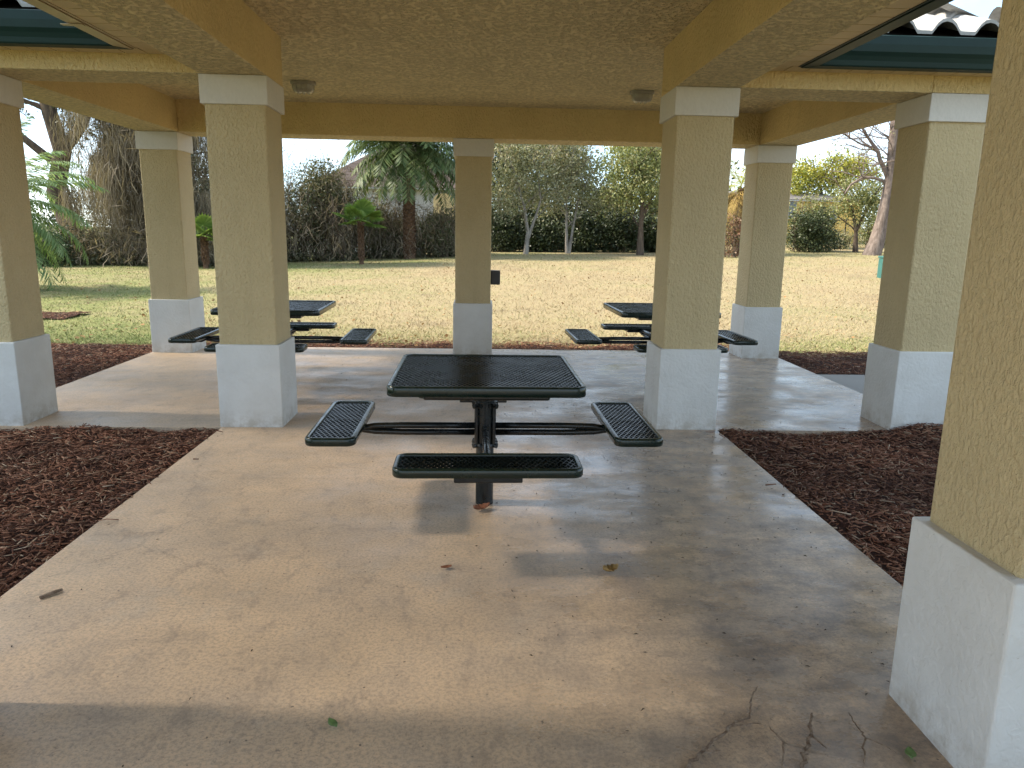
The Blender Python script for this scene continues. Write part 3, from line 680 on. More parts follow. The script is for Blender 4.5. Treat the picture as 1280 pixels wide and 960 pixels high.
def shrub(name, label, base, blobs, mat, leaves, size, clump=30, spread=.2, group=None, cat='shrub', twigs=14, stem=M_bark):
    t_ = empty(name, label, cat, base, 0, group); mb = MB()
    for k in range(twigs):
        b = random.choice(blobs); c = Vector(b[0]) - Vector(base)
        p0 = Vector((c.x + random.uniform(-.6, .6)*b[1][0], c.y + random.uniform(-.3, .3)*b[1][1], 0))
        branch(mb, p0, (random.uniform(-.3, .3), random.uniform(-.3, .3), 1), random.uniform(.6, 1.0) * (c.z + b[1][2]), .025, 1, .5, .2, 4, 4)
    mb.build('stems', stem, t_)
    P = crown_points([((Vector(c) - Vector(base))[:], r) for c, r in blobs], max(leaves // clump, 3), clump, spread)
    P = P[P[:, 2] > -.02]
    V, F = leaf_quads(P, size); np_mesh('foliage', V, F, mat, t_)
    return t_
def frond(V, F, base, az, el0, L, droop, nl=34, ll=.42, lw=.035, lift=.5):
    """one pinnate frond: arching rachis strip with leaflets in a V, appended as quads"""
    p = Vector(base); el = el0; pts = []; h = Vector((math.cos(az), math.sin(az), 0)); seg = nl
    for i in range(seg+1):
        pts.append(p.copy()); d = h*math.cos(el) + Vector((0, 0, math.sin(el))); p = p + d*(L/seg); el -= droop/seg * (.5 + i/seg)
    side = Vector((-h.y, h.x, 0))
    for i in range(seg):
        d = (pts[i+1]-pts[i]).normalized(); upv = side.cross(d); w = .022*(1 - .8*i/seg); o = len(V)
        V += [tuple(pts[i]-side*w), tuple(pts[i]+side*w), tuple(pts[i+1]+side*w*.9), tuple(pts[i+1]-side*w*.9)]; F.append((o, o+1, o+2, o+3))
        t_ = i/seg
        if t_ < .1: continue
        l = ll * (math.sin(math.pi*(.12 + .82*t_)) ** .7) * random.uniform(.85, 1.1)
        for sg in (1, -1):
            for half in (0, .5):
                q = pts[i].lerp(pts[i+1], half)
                ld = (side*sg*random.uniform(.7, .9) + d*random.uniform(.45, .75) + upv*random.uniform(-.1, lift) - Vector((0,0,.12))).normalized()
                e = q + ld*l - Vector((0, 0, .10*l)); wv = d*lw*.5; mid = q.lerp(e, .45); o = len(V)
                V += [tuple(q - wv*.4), tuple(mid - wv), tuple(e), tuple(mid + wv)]; F.append((o, o+1, o+2, o+3))
def palm_trunk(base, H, r0, r1, boots=True):
    mb = MB(); n = 14; mb.tube([(0, 0, -.1)] + [(0, 0, H*i/n) for i in range(n+1)], [r0*1.25] + [r0*(1.12 if i == 0 else 1) + (r1-r0)*i/n for i in range(n+1)], 16)
    if boots:
        k = 0; z = .1
        while z < H:
            a = k*2.39996; rr = r0 + (r1-r0)*z/H; c, s = math.cos(a), math.sin(a)
            b0 = Vector((c*rr*.9, s*rr*.9, z)); b1 = Vector((c*(rr+.07), s*(rr+.07), z+.13)); w = Vector((-s, c, 0))*rr*.42
            mb.add([b0-w, b0+w, b1+w*.7, b1-w*.7, Vector((c*rr*.9, s*rr*.9, z+.2))], [(0, 1, 2, 3), (3, 2, 4), (0, 3, 4), (1, 4, 2)])
            z += .022; k += 1
    return mb
def date_palm(name, label, base, H, r0, nf, L, mat, els=(-.5, 1.3), ll=.42, nl=34, azs=None, dead=0, trunkm=M_palmbark, lw=.035):
    t_ = empty(name, label, 'palm', base); palm_trunk(base, H, r0, r0*.82).build('trunk', trunkm, t_)
    V, F, DV, DF = [], [], [], []
    for k in range(nf):
        f = k/max(nf-1, 1); az = k*2.39996 if azs is None else azs[k % len(azs)] + random.gauss(0, .12)
        el = els[0] + (els[1]-els[0])*f + random.gauss(0, .08)
        frond(V, F, (math.cos(az)*r0*.4, math.sin(az)*r0*.4, H + .25*f), az, el, L*random.uniform(.85, 1.08), random.uniform(1.0, 1.6), nl, ll, lw)
    np_mesh('crown', V, F, mat, t_)
    if dead:
        for k in range(dead): frond(DV, DF, (math.cos(k*2.4)*r0*.5, math.sin(k*2.4)*r0*.5, H-.1), k*2.4, -.5 + random.gauss(0, .15), L*.8, 1.0, 22, ll*.8)
        np_mesh('dead_fronds', DV, DF, M_thatch, t_)
    return t_
def gp(u, v, Y):                       # photo pixel -> foot point on the terrain at depth Y
    p = at(u, v, Y); return Vector((p.x, Y, terrain(p.x, Y)))

# centre palm
b = gp(512, 324, 33.5)
date_palm('date_palm', 'large date palm with thick shaggy trunk and dense drooping crown', b, 4.6, .24, 108, 3.3, M_date, (-.38, 1.35), .66, 19, lw=.085)
# small fan palm
def fan_palm(name, label, base, H, r0, nl, R0, mat):
    t_ = empty(name, label, 'palm', base); palm_trunk(base, H, r0, r0*.85).build('trunk', M_palmbark, t_)
    V, F = [], []
    for k in range(nl):
        az = k*2.39996; el = -.1 + 1.35*k/nl; h = Vector((math.cos(az)*math.cos(el), math.sin(az)*math.cos(el), math.sin(el)))
        P = Vector((0, 0, H)); st = R0*random.uniform(.45, .7); c = P + h*st; side = Vector((-math.sin(az), math.cos(az), 0)); upv = side.cross(h); o = len(V)
        V += [tuple(P - side*.015), tuple(P + side*.015), tuple(c + side*.012), tuple(c - side*.012)]; F.append((o, o+1, o+2, o+3))
        ns = 22
        for i in range(ns):
            a = R(-125 + 250*i/(ns-1)); l = R0*.75*(1 - .25*abs(a)/2.2)*random.uniform(.92, 1.05)
            d = (h*math.cos(a) + side*math.sin(a) + upv*.12*abs(math.sin(a))).normalized(); q = Vector((-math.sin(a)*h.x + math.cos(a)*side.x, -math.sin(a)*h.y + math.cos(a)*side.y, -math.sin(a)*h.z))
            m_ = c + d*l*.55; e = c + d*l - Vector((0, 0, .14*l)); w = .075*R0; o = len(V)
            V += [tuple(c), tuple(m_ - q*w), tuple(e), tuple(m_ + q*w)]; F.append((o, o+1, o+2, o+3))
    np_mesh('crown', V, F, mat, t_)
fan_palm('fan_palm', 'small bright green fan palm with dark stubby trunk on the lawn', gp(452, 331, 29.5), 1.6, .085, 11, .85, M_fan)
fan_palm('fan_palm', 'small young fan palm seen between the two left columns', gp(257, 326, 27), 1.1, .09, 11, .75, M_fan)
# near palm behind the far left column: only its fronds show
p = at(-12, 262, 17.5); b = Vector((p.x, 17.5, terrain(p.x, 17.5)))
date_palm('date_palm', 'pale green date palm whose fronds arch out beside the leftmost column', b, 1.75, .24, 46, 2.3, M_datel, (-.55, 1.3), .44, 30, lw=.04)
# dead palm behind the right rear column
date_palm('date_palm', 'palm with yellowed dead fronds beside the right rear column', gp(921, 316, 34), 3.0, .17, 18, 2.1, M_bright, (-.2, 1.2), .4, 24, None, 26)

# mossy oak at left, hung with brown moss and vines
def mossy_oak():
    Y = 29.0; base = gp(118, 330, Y); t_ = empty('mossy_oak', 'big leaning tree draped to the ground in brown hanging moss and vines', 'tree', base)
    mb = MB(); tips = []
    a0 = at(100, 330, Y) - base; L = lambda u, v, dy=0: at(u, v, Y + dy) - base
    mb.tube([L(108, 332), L(88, 285), L(70, 240), L(78, 190), L(62, 140), L(50, 80), L(30, 20)], [.42, .36, .32, .30, .26, .22, .16], 10, False)
    mb.tube([L(78, 190), L(100, 160), L(120, 110), L(140, 50)], [.22, .20, .17, .12], 8, False)
    mb.tube([L(70, 205), L(45, 185), L(20, 165), L(-40, 140)], [.16, .14, .12, .08], 8, False)
    mb.tube([L(170, 332, .8), L(176, 280, .8), L(168, 220, .8), L(180, 150, .8), L(190, 60, .8)], [.22, .2, .18, .16, .12], 8, False)
    for u, v in ((62, 140), (50, 80), (120, 110), (140, 50), (168, 220), (180, 150), (190, 60), (20, 165)):
        for k in range(4): branch(mb, L(u, v), (random.uniform(-1, 1), random.uniform(-.8, .8), random.uniform(-.1, .7)), 2.6, .09, 2, .8, .0, 5, 4, tips)
    mb.build('trunk', M_bark, t_, smooth=True)
    # hanging strands
    V, F = [], []
    def strand(p, ln, w):
        n = max(int(ln/.22), 3); q = Vector(p); sw_ = random.uniform(0, 6.28); s = Vector((math.cos(sw_), math.sin(sw_), 0)); o = len(V)
        for i in range(n+1):
            ww = w*(1 - .6*i/n); V.append(tuple(q - s*ww)); V.append(tuple(q + s*ww)); q = q + Vector((random.gauss(0, .07), random.gauss(0, .07), -ln/n*random.uniform(.6, 1.2)))
        for i in range(n): F.append((o+2*i, o+2*i+1, o+2*i+3, o+2*i+2))
    cl_ = []
    for k in range(105):
        u = random.uniform(84, 275); v = random.uniform(40, 270)
        if u < 118 and v < 215 and random.random() < .85: continue
        cl_.append((u, v, random.uniform(3, 11), random.uniform(.8, 3.0), random.gauss(0, .9)))
    for u, v, w, ln, dy in cl_:
        for q in range(150):
            p = L(random.gauss(u, w), v + random.gauss(0, w*.8), dy + random.gauss(0, .25)); l_ = min(ln*random.uniform(.4, 1.15), p.z + .02)
            if l_ > .15: strand(p, l_, random.choice((.005, .007, .009, .014)))
    for k in range(4200):
        p = L(random.triangular(95, 280, 165), random.uniform(150, 320), random.gauss(.4, .9)); l_ = min(random.uniform(.3, 1.3), p.z + .02)
        if l_ > .15: strand(p, l_, random.choice((.005, .007, .010)))
    tw = np.array([L(random.triangular(78, 285, 150), random.uniform(60, 325), random.gauss(0, .9))[:] for k in range(9000)]); tw = tw[tw[:, 2] > .05]
    tv, tf = leaf_quads(tw, .42, 0, .045); o_ = len(V); V += [tuple(p) for p in tv]; F += [tuple(int(i_) + o_ for i_ in f_) for f_ in tf]
    np_mesh('hanging_moss', V, F, M_moss, t_)
    P = crown_points([(L(40, 60)[:], (2.5, 2, 2)), (L(130, 40)[:], (3, 2.2, 1.8)), (L(215, 60)[:], (2.2, 2, 2.2)), (L(-40, 90)[:], (2, 2, 2)), (L(150, 150)[:], (2.2, 1.4, 1.0)), (L(235, 190)[:], (1.2, 1.2, 1.6))], 320, 26, .3)
    Vn, Fn = leaf_quads(P, .13); np_mesh('crown', Vn, Fn, M_scrub, t_)
mossy_oak()
def vine_scrub(name, label, u0, u1, vt, Y, n, leaves, mat, base_v=326, haze=0, strands=True, moss=M_moss):
    base = gp((u0+u1)/2, base_v, Y); t_ = empty(name, label, 'scrub', base); mb = MB()
    for k in range(n):
        u = random.uniform(u0, u1); p = gp(u, base_v, Y + random.uniform(-.6, 1.2)) - base; top = at(u, vt + random.uniform(0, 25), Y).z - base.z
        branch(mb, p, (random.uniform(-.35, .35), random.uniform(-.3, .3), 1), top*random.uniform(.55, .95), .035, 2, .55, .05, 4, 3)
    mb.build('stems', M_bark, t_)
    if strands:
        V, F = [], []
        for k in range(n*24):
            u = random.uniform(u0, u1); q = at(u, random.triangular(vt, base_v-8, base_v-35), Y + random.gauss(0, .7)) - base; ln = min(random.uniform(.3, 1.4), q.z + .05); s = Vector((random.gauss(0, 1), random.gauss(0, 1), 0)).normalized(); o = len(V); m_ = 5; w = random.uniform(.005, .016)
            if ln < .1: continue
            for i in range(m_+1):
                V += [tuple(q - s*w), tuple(q + s*w)]; q = q + Vector((random.gauss(0, .13), random.gauss(0, .10), -ln/m_*random.uniform(.4, 1.3)))
            for i in range(m_): F.append((o+2*i, o+2*i+1, o+2*i+3, o+2*i+2))
        hz_ = haze or n*45
        tw = np.array([(at(random.uniform(u0-4, u1+4), random.triangular(vt-12, base_v, base_v-45), Y + random.gauss(.2, .7)) - base)[:] for k in range(hz_)]); tw = tw[tw[:, 2] > .03]
        tv, tf = leaf_quads(tw, .40, 0, .05); o_ = len(V); V += [tuple(p) for p in tv]; F += [tuple(int(i_) + o_ for i_ in f_) for f_ in tf]
        np_mesh('vines', V, F, moss, t_)
    w = (at(u1, 300, Y).x - at(u0, 300, Y).x)/2
    low = crown_points([((w*(i_/4 - 1), random.uniform(-.5, .3), .16), (w*.3, .5, .2)) for i_ in range(9)], max(int(w*60), 20), 24, .16); low = low[low[:, 2] > -.1]
    lv, lf = leaf_quads(low, .12); np_mesh('undergrowth', lv, lf, M_scrub, t_)
    if leaves:
        ht = at((u0+u1)/2, vt, Y).z - base.z; w = (at(u1, 300, Y).x - at(u0, 300, Y).x)/2
        blobs = [((random.uniform(-w, w)*.8, random.uniform(-.4, .8), ht*random.uniform(.25, .85)), (w*.4+.25, .7, ht*.28)) for k in range(9)]
        P = crown_points(blobs, leaves//24, 24, .2); P = P[P[:, 2] > 0]; Vn, Fn = leaf_quads(P, .10); np_mesh('foliage', Vn, Fn, mat, t_)
    return t_
vine_scrub('vine_thicket', 'grey tangle of bare vines and small dark leaves left of the fan palm', 350, 438, 208, 33.2, 46, 19000, M_thick)
vine_scrub('vine_thicket', 'brown thicket of vines and bare twigs between fan palm and date palm', 425, 515, 246, 34.6, 40, 9000, M_thick, 324, haze=3000)
vine_scrub('vine_thicket', 'low leafy thicket right of the date palm trunk', 518, 580, 262, 34.6, 20, 9000, M_thick, 322, haze=1500)
vine_scrub('vine_thicket', 'brown vine thicket between the two left columns', 236, 285, 160, 31, 26, 6500, M_thick, 328)
vine_scrub('vine_thicket', 'dark vine thicket behind the left front column', 280, 360, 190, 33, 26, 4500, M_scrub, 328)
vine_scrub('vine_thicket', 'low brown thicket along the foot of the moss draped tree', 62, 282, 296, 28.6, 46, 5200, M_scrub, 331)
def sh(name, label, u, v, Y, rx, top_v, mat, leaves, size=.1, clump=30, spread=.2, **kw):
    base = gp(u, v, Y); H = at(u, top_v, Y).z - base.z
    blobs = [((base.x + random.uniform(-.5, .5)*rx, base.y + random.uniform(-.3, .3), base.z + H*(.30 + .4*random.random())), (rx*.6, .75, H*.30)) for k in range(5)]
    blobs += [((base.x, base.y, base.z + H*.30), (rx, .9, H*.33)), ((base.x, base.y, base.z + H*.12), (rx*1.1, .7, H*.16))]
    return shrub(name, label, base, blobs, mat, leaves, size, clump, spread, **kw)
sh('hedge', 'dark clipped looking shrub in the corner beside the leftmost column', 58, 328, 27, .85, 283, M_darkleaf, 5200)
G = 'dark shrubs in the hedge line behind the crape myrtles'
for i, (u, w, tv, lb) in enumerate(((628, .9, 268, 'dark hedge shrub just right of the middle rear column'), (676, 1.1, 274, 'dark hedge shrub behind the pale forked tree'), (727, 1.1, 270, 'dark hedge shrub behind the twin stemmed tree'), (775, 1.0, 266, 'dark hedge shrub left of the dark trunked tree'), (822, 1.0, 272, 'dark hedge shrub right of the dark trunked tree'), (866, 1.1, 270, 'dark hedge shrub hidden behind the right front column'))):
    sh('hedge', lb, u, 316, 38.4, w*1.1, tv - 6, M_darkleaf, 9000, .13, group=G)
sh('hedge', 'dark leafy hedge shrub left of the middle rear column', 566, 321, 36.5, .8, 272, M_darkleaf, 4000, .11)
sh('bush', 'broad dark green bush right of the right rear column', 1014, 313, 36, 1.45, 258, M_hedge, 8500, .11, twigs=20)
sh('bush', 'yellow green bush growing behind the broad dark bush', 1010, 305, 39, 1.5, 236, M_olive, 5500, .12)
sh('bush', 'reddish brown bush beside the right rear column', 913, 322, 33, .42, 268, M_redbush, 1900, .09)
sh('bush', 'dry pale bush at the foot of the chain link fence', 1050, 312, 38.5, .7, 288, M_grey, 1600, .09)
sh('bush', 'yellowish undergrowth behind the leaning pine', 1092, 312, 40, 1.3, 262, M_olive, 3200, .11)

for u, w, tv, lb in ((640, 1.5, 244, 'mid green understory shrub behind the hedge near the middle rear column'), (692, 1.5, 248, 'mid green understory shrub behind the hedge between the pale trees'), (748, 1.6, 242, 'mid green understory shrub behind the hedge left of the dark trunked tree'), (806, 1.6, 244, 'mid green understory shrub behind the hedge near the right front column')):
    sh('understory_shrub', lb, u, 314, 41, w, tv, M_hedge, 6500, .15, group='understory shrubs behind the hedge line')
# crape myrtles and trees behind
def tr(name, label, u, v, Y, trunks, blobs, mat, bk, leaves, size=.12, **kw):
    base = gp(u, v, Y); k = lambda p: at(p[0], p[1], Y + (p[2] if len(p) > 2 else 0))
    return leafy_tree(name, label, base, [([k(q) - base for q in pts], r) for pts, r in trunks], [(k(c), r) for c, r in blobs], mat, bk, leaves, size, **kw)
tr('crape_myrtle', 'pale trunked forked tree just right of the middle rear column', 657, 320, 35.5, [([(657, 321), (660, 290), (655, 258), (646, 225)], .105), ([(660, 298), (668, 275), (676, 250), (672, 215)], .07)],
   [((640, 235), (1.2, 1.1, 1.1)), ((668, 215), (1.3, 1.1, 1.0)), ((650, 200), (1.3, 1.2, .9)), ((690, 245), (.9, .9, .7)), ((645, 180), (1.4, 1.2, .9)), ((632, 255), (.8, .9, .6))], M_grey, M_palebark, 11000, .11)
tr('crape_myrtle', 'twin stemmed pale tree in the middle of the tree line', 710, 317, 36.5, [([(709, 319), (708, 285), (708, 255), (715, 225)], .08), ([(711, 318), (716, 285), (722, 255), (733, 228)], .07)],
   [((705, 225), (1.3, 1.1, 1.0)), ((735, 238), (1.1, 1.0, .8)), ((712, 200), (1.2, 1.1, .8)), ((752, 250), (.8, .8, .6)), ((705, 182), (1.3, 1.1, .8)), ((690, 255), (.8, .8, .5))], M_grey, M_palebark, 11000, .11)
tr('oak', 'olive green tree with dark trunk left of the right front column', 800, 320, 35.5, [([(800, 321), (801, 285), (803, 250), (800, 210)], .15), ([(801, 275), (815, 245), (830, 215)], .09)],
   [((790, 225), (1.5, 1.3, 1.1)), ((770, 248), (1.2, 1.0, .7)), ((815, 215), (1.5, 1.3, 1.2)), ((800, 190), (1.5, 1.3, .9)), ((830, 250), (1.1, 1.0, .9))], M_olive, M_bark, 13000, .12)
tr('oak', 'tall dark green tree behind the middle rear column', 622, 316, 42, [([(622, 318), (624, 260), (626, 190)], .2)], [((625, 215), (1.6, 1.4, 2.2)), ((600, 190), (1.8, 1.4, 2.0)), ((640, 190), (.9, 1.2, 1.2))], M_hedge, M_bark, 10000, .15)
tr('oak', 'hazy olive tree behind the twin stemmed pale tree', 705, 312, 43, [([(705, 316), (700, 260), (695, 200)], .2)], [((690, 205), (2.0, 1.5, 1.3)), ((725, 215), (1.7, 1.4, 1.2)), ((660, 245), (1.6, 1.4, 1.5)), ((740, 255), (1.9, 1.3, 1.1)), ((690, 172), (2.4, 1.5, 1.0)), ((650, 180), (1.6, 1.4, 1.2))], M_olive, M_bark, 17000, .16)
tr('oak', 'yellow green tree rising behind the dark trunked oak', 805, 312, 44, [([(805, 316), (805, 250), (800, 180)], .2)], [((795, 195), (1.6, 1.4, 1.0)), ((830, 200), (1.9, 1.4, 1.6)), ((780, 180), (1.1, 1.1, .7)), ((770, 255), (1.8, 1.3, 1.3)), ((810, 168), (2.0, 1.4, 1.0)), ((770, 215), (1.0, 1.0, .9))], M_bright, M_bark, 11000, .16)
# right-hand side
tr('small_oak', 'small round olive tree in front of the yellow house', 1070, 316, 35.5, [([(1069, 317), (1070, 290), (1066, 262), (1055, 240)], .11), ([(1070, 288), (1082, 265), (1092, 245)], .08)],
   [((1060, 255), (.9, .8, .7)), ((1085, 262), (.9, .8, .8)), ((1075, 240), (1.2, 1.0, .7)), ((1100, 250), (.7, .7, .8))], M_olive, M_bark, 6500, .10)
tr('oak', 'bright yellow green tree beyond the yellow house', 1030, 300, 46, [([(1030, 318), (1030, 270), (1025, 225)], .18)], [((1010, 228), (1.6, 1.3, .9)), ((1045, 222), (1.5, 1.3, .8)), ((985, 235), (1.5, 1.2, 1.2)), ((1075, 215), (1.2, 1.2, .9)), ((1055, 205), (1.3, 1.2, .8)), ((1005, 212), (1.2, 1.1, .7))], M_bright, M_bark, 11000, .15)
def pine():
    Y = 33.5; base = gp(1090, 322, Y); t_ = empty('pine_tree', 'tall leaning pine trunk with bare branches beside the right front column', 'tree', base); L = lambda u, v, dy=0: at(u, v, Y+dy) - base; mb = MB()
    mb.tube([L(1087, 325), L(1095, 305), L(1103, 275), L(1109, 245), L(1114, 215), L(1117, 175), L(1122, 120), L(1128, 40)], [.42, .34, .27, .24, .22, .21, .19, .15], 12, False)
    mb.tube([L(1114, 322, .3), L(1118, 290, .3), L(1124, 250, .3)], [.2, .17, .13], 8, False)
    mb.tube([L(1112, 228), L(1106, 212), L(1100, 200), L(1097, 188), L(1085, 172), L(1078, 160)], [.13, .11, .09, .08, .06, .05], 8, False)
    mb.tube([L(1097, 190), L(1088, 184), L(1076, 180), L(1062, 172)], [.06, .05, .04, .03], 6, False)
    mb.tube([L(1111, 235), L(1104, 226), L(1092, 222), L(1078, 222), L(1064, 230), L(1056, 242)], [.08, .075, .065, .055, .045, .03], 6, False)
    for u, v in ((1097, 188), (1085, 172), (1078, 160), (1062, 172), (1115, 200), (1117, 175), (1100, 205), (1078, 222)):
        for k in range(4): branch(mb, L(u, v), (random.uniform(-1.2, .3), random.uniform(-.6, .6), random.uniform(-.1, .8)), 1.5, .03, 2, .8, .0, 4, 3)
    mb.build('trunk', M_pinebark, t_, smooth=True)
    P = crown_points([(L(1085, 150)[:], (1.5, 1.2, .9)), (L(1060, 200)[:], (1.1, .8, .6)), (L(1125, 60)[:], (2.2, 2, 1.6))], 60, 14, .25); Vn, Fn = leaf_quads(P, .09); np_mesh('crown', Vn, Fn, M_grey, t_)
pine()

# unseen trees added at left, crowns shaped to filter the sun reaching the slab
def added_shade_tree(label, x, y, H, blobs, n):
    b = Vector((x, y, terrain(x, y)))
    leafy_tree('added_shade_oak', label, b, [([(0, 0, -.1), (.1, .1, H*.35), (-.1, .2, H*.6), (.1, .1, H*.8)], .26)], [((x+c[0], y+c[1], c[2]), r) for c, r in blobs], M_olive, M_bark, n, .095, clump=2, spread=1.0)
added_shade_tree('broad unseen oak added left of the slab to filter sun on the seats', -11, 3.4, 8, [((0, 0, 6.2), (2.4, 3.0, 2.2)), ((.3, -.5, 8.8), (2.3, 2.8, 2.0)), ((.6, .6, 10.6), (2.0, 2.6, 1.5))], 24000)
added_shade_tree('tall unseen oak added beside the pavilion to filter the sun', -11.5, 7.6, 9, [((0, 0, 6.4), (2.4, 2.4, 2.2)), ((.3, 0, 9.0), (2.3, 2.4, 2.0)), ((.4, -.3, 10.8), (2.0, 2.4, 1.5))], 24000)

# far woods that read as one mass
def woods():
    P = []
    for k in range(70):
        u = random.uniform(-60, 1400); Y = random.uniform(52, 66)
        if 356 < u < 470: h = 2.2
        else: h = random.uniform(3.2, 5.6) if u < 640 or u > 900 else random.uniform(4.6, 6.4)
        x = at(u, 300, Y).x; P.append(((x, Y, terrain(x, Y) + h*.5), (random.uniform(2, 3.4), 1.6, h*.5)))
    pts = crown_points(P, 2200, 16, .4); pts = pts[pts[:, 2] > .3]
    V, F = leaf_quads(pts, .26); tag(np_mesh('woods', V, F, M_hedge), 'far belt of dark green woodland behind the houses', 'woods', kind='stuff')
woods()

# ------------------------------------------------------------------ houses, fence, utility box
M_white = simple('white_house_wall', (.50, .49, .48), .8, .2, .08, 1)
M_yel = simple('yellow_house_wall', (.78, .54, .17), .8, .2, .08, 1)
M_cream = simple('cream_house_wall', (.72, .55, .30), .8, .2, .08, 1)
M_glass = simple('window_glass', (.10, .13, .16), .08, .6, .05)
M_groof = simple('grey_roof', (.22, .20, .19), .85, .2, .2, 2)
def box_obj(name, mat, parent, c, s): return MB().box(c[0]-s[0]/2, c[1]-s[1]/2, c[2]-s[2]/2, c[0]+s[0]/2, c[1]+s[1]/2, c[2]+s[2]/2).build(name, mat, parent)
def hip_roof(parent, x0, x1, y0, y1, z, rise, mat, ov=.5):
    x0 -= ov; x1 += ov; y0 -= ov; y1 += ov; h = min(x1-x0, y1-y0)/2; my = (y0+y1)/2; mb = MB()
    def face(a, b, c, d, rows=9, cols=30):            # tiled courses as small steps
        for r in range(rows):
            for k in range(1):
                t0, t1 = r/rows, (r+1)/rows
                p0 = a.lerp(d, t0); p1 = b.lerp(c, t0); q0 = a.lerp(d, t1); q1 = b.lerp(c, t1); l = Vector((0, 0, .02))
                mb.add([p0 + l, p1 + l, q1, q0, p0, p1], [(0, 1, 2, 3), (4, 5, 1, 0)])
    V = Vector; r0, r1 = V((x0+h, my, z+rise)), V((x1-h, my, z+rise))
    face(V((x0,y0,z)), V((x1,y0,z)), r1, r0); face(V((x1,y1,z)), V((x0,y1,z)), r0, r1); face(V((x0,y1,z)), V((x0,y0,z)), r0, r0); face(V((x1,y0,z)), V((x1,y1,z)), r1, r1)
    mb.build('roof', mat, parent); box_obj('fascia', M_white, parent, ((x0+x1)/2, (y0+y1)/2, z-.03), (x1-x0-.06, y1-y0-.06, .11))
def house(name, label, x0, x1, y0, y1, z0, z1, rise, wall, roof, wins):
    h = empty(name, label, 'house', ((x0+x1)/2, (y0+y1)/2, z0)); O = Vector(h.location)
    def loc(p): return Vector(p) - O
    w = MB(); a, b = loc((x0, y0, z0-.5)), loc((x1, y1, z1)); w.box(*a, *b).build('wall', wall, h)
    hip_roof(h, x0-O.x, x1-O.x, y0-O.y, y1-O.y, z1-O.z, rise, roof)
    for (wx, wz, ww, wh) in wins:
        c = loc((wx, y0, wz)); f = box_obj('window', M_white, h, (c.x, c.y-.02, c.z), (ww+.16, .08, wh+.16)); box_obj('pane', M_glass, f, (c.x, c.y-.065, c.z), (ww, .02, wh))
    return h
Yh = 46
pe = at(372, 226, Yh); pr = at(470, 176, Yh)
x0, x1 = at(395, 240, Yh).x, at(610, 240, Yh).x; z1 = at(450, 234, Yh).z
hs = house('house', 'white house with brown tiled hip roof behind the date palm', x0, x1, Yh, Yh + 9, terrain(x0, Yh), z1, 3.3, M_white, M_btile, [])
O = Vector(hs.location); mb = MB(); px = at(555, 262, Yh).x - O.x; zb, zt = -.2, at(555, 244, Yh).z - O.z      # cream arched entry
pts = [(px-.62, zb), (px+.62, zb), (px+.62, zt-.3)] + [(px+.62*math.cos(R(a)), zt-.3+.4*math.sin(R(a))) for a in range(15, 180, 15)] + [(px-.62, zt-.3)]
n = len(pts); yb = Yh - O.y; mb.add([(a, yb-.3, b_) for a, b_ in pts] + [(a, yb-.003, b_) for a, b_ in pts], [tuple(range(n))] + [(i, (i+1) % n, n+(i+1) % n, n+i) for i in range(n)]).build('arched_entry', M_cream, hs)
x0, x1 = at(372, 270, 41).x, at(414, 270, 41).x
sd = empty('shed', 'low white garden shed half hidden by the vine thicket', 'shed', ((x0+x1)/2, 41.8, terrain(x0, 41)))
w_ = (x1-x0)/2; zt = at(390, 276, 41).z - sd.location.z
MB().box(-w_, -.8, -.3, w_, .8, zt).build('wall', M_white, sd)
MB().add([(-w_-.2, -1, zt), (w_+.2, -1, zt+.55), (w_+.2, 1, zt+.55), (-w_-.2, 1, zt), (-w_-.2, -1, zt+.07), (w_+.2, -1, zt+.62), (w_+.2, 1, zt+.62), (-w_-.2, 1, zt+.07)], [(0,3,2,1),(4,5,6,7),(0,1,5,4),(1,2,6,5),(2,3,7,6),(3,0,4,7)]).build('roof', simple('pale_metal', (.62, .66, .72), .4), sd)
Yh = 44; x0, x1 = at(880, 260, Yh).x, at(1078, 260, Yh).x; z1 = at(1000, 250, Yh).z
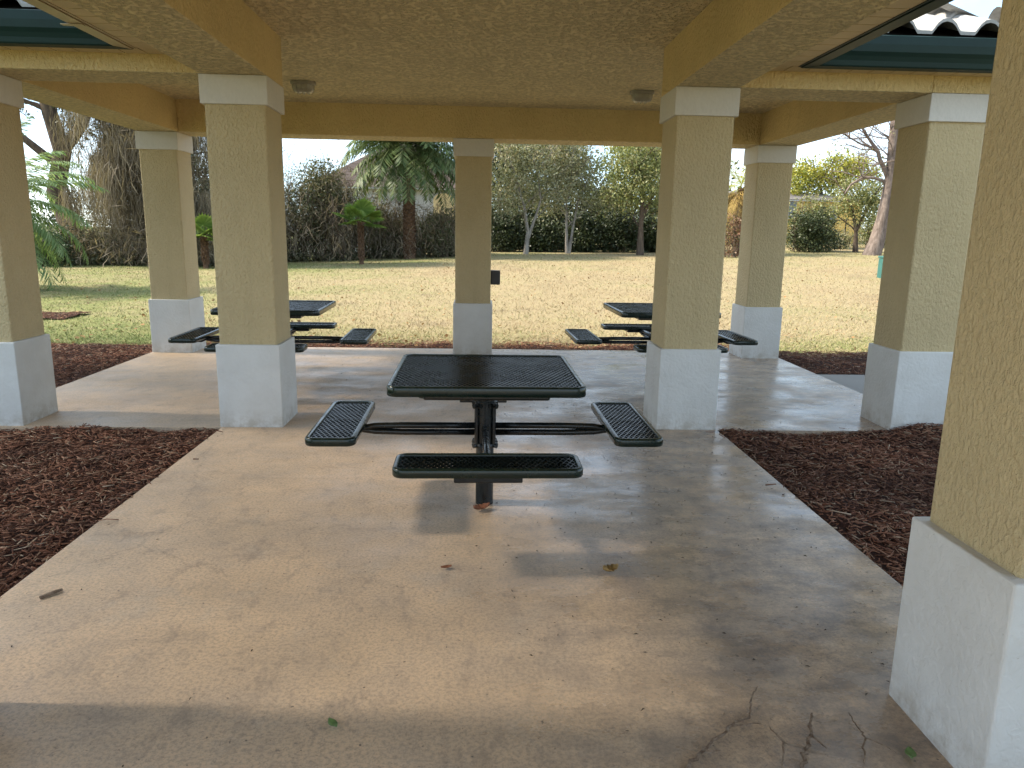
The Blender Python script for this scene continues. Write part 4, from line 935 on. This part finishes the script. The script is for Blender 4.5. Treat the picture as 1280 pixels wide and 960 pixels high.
house('house', 'yellow single storey house behind the broad dark bush', x0, x1, Yh, Yh + 9, terrain(x0, Yh), z1, .95, M_yel, M_groof,
      [(at(990, 256, Yh).x, at(990, 262, Yh).z, .4, .9), (at(1041, 262, Yh).x, at(1041, 268, Yh).z, .35, .8)])
def fence(u0, u1, Y, H, label):
    a, b_ = gp(u0, 300, Y), gp(u1, 300, Y); f = empty('chain_link_fence', label, 'fence', a); mb = MB(); n = max(int((b_-a).length/2.6), 2); d = b_-a
    tops = []
    for i in range(n+1):
        p = d*(i/n); p.z = terrain((a+p).x, (a+p).y) - a.z; tops.append(p + Vector((0, 0, H))); MB().tube([p - Vector((0,0,.2)), p + Vector((0, 0, H+.05))], .032, 8).build('post', M_fence, f)
    MB().tube(tops, .024, 6).build('top_rail', M_fence, f)
    L = d.length; e = d.normalized(); s = .11; k = -H
    while k < L:
        for sg in (1, -1):
            t0, t1 = (k, k+H) if sg > 0 else (k+H, k)
            A, B = max(min(t0, L), 0), max(min(t1, L), 0); za = (A-k) if sg > 0 else (H-(A-k)); zb_ = (B-k) if sg > 0 else (H-(B-k))
            if abs(A-B) > .05: mb.tube([e*A + Vector((0, 0, za + d.z*0)), e*B + Vector((0, 0, zb_))], .0035, 3, False)
        k += s
    mb.build('wire_mesh', M_fence, f)
M_fence = simple('black_fence', (.02, .02, .02), .5)
fence(362, 590, 39.5, 1.5, 'black chain link fence running behind the date palm')
fence(980, 1130, 39.6, 1.45, 'black chain link fence in front of the yellow house')
ub = empty('utility_box', 'teal utility box on the lawn almost hidden by the right front column', 'utility box', (at(1112, 353, 22.6).x, 22.6, terrain(13, 22.6)))
M_teal = simple('teal_paint', (.03, .115, .10), .6, .5, .12, 8)
MB().box(-.30, -.25, -.1, .30, .25, .60).build('cabinet', M_teal, ub, bevel=.02); MB().box(-.32, -.27, .603, .32, .27, .67).build('lid', M_teal, ub, bevel=.02)
for k in range(4): MB().box(-.22, -.262, .14+.09*k, .22, -.252, .18+.09*k).build('louver', M_teal, ub)
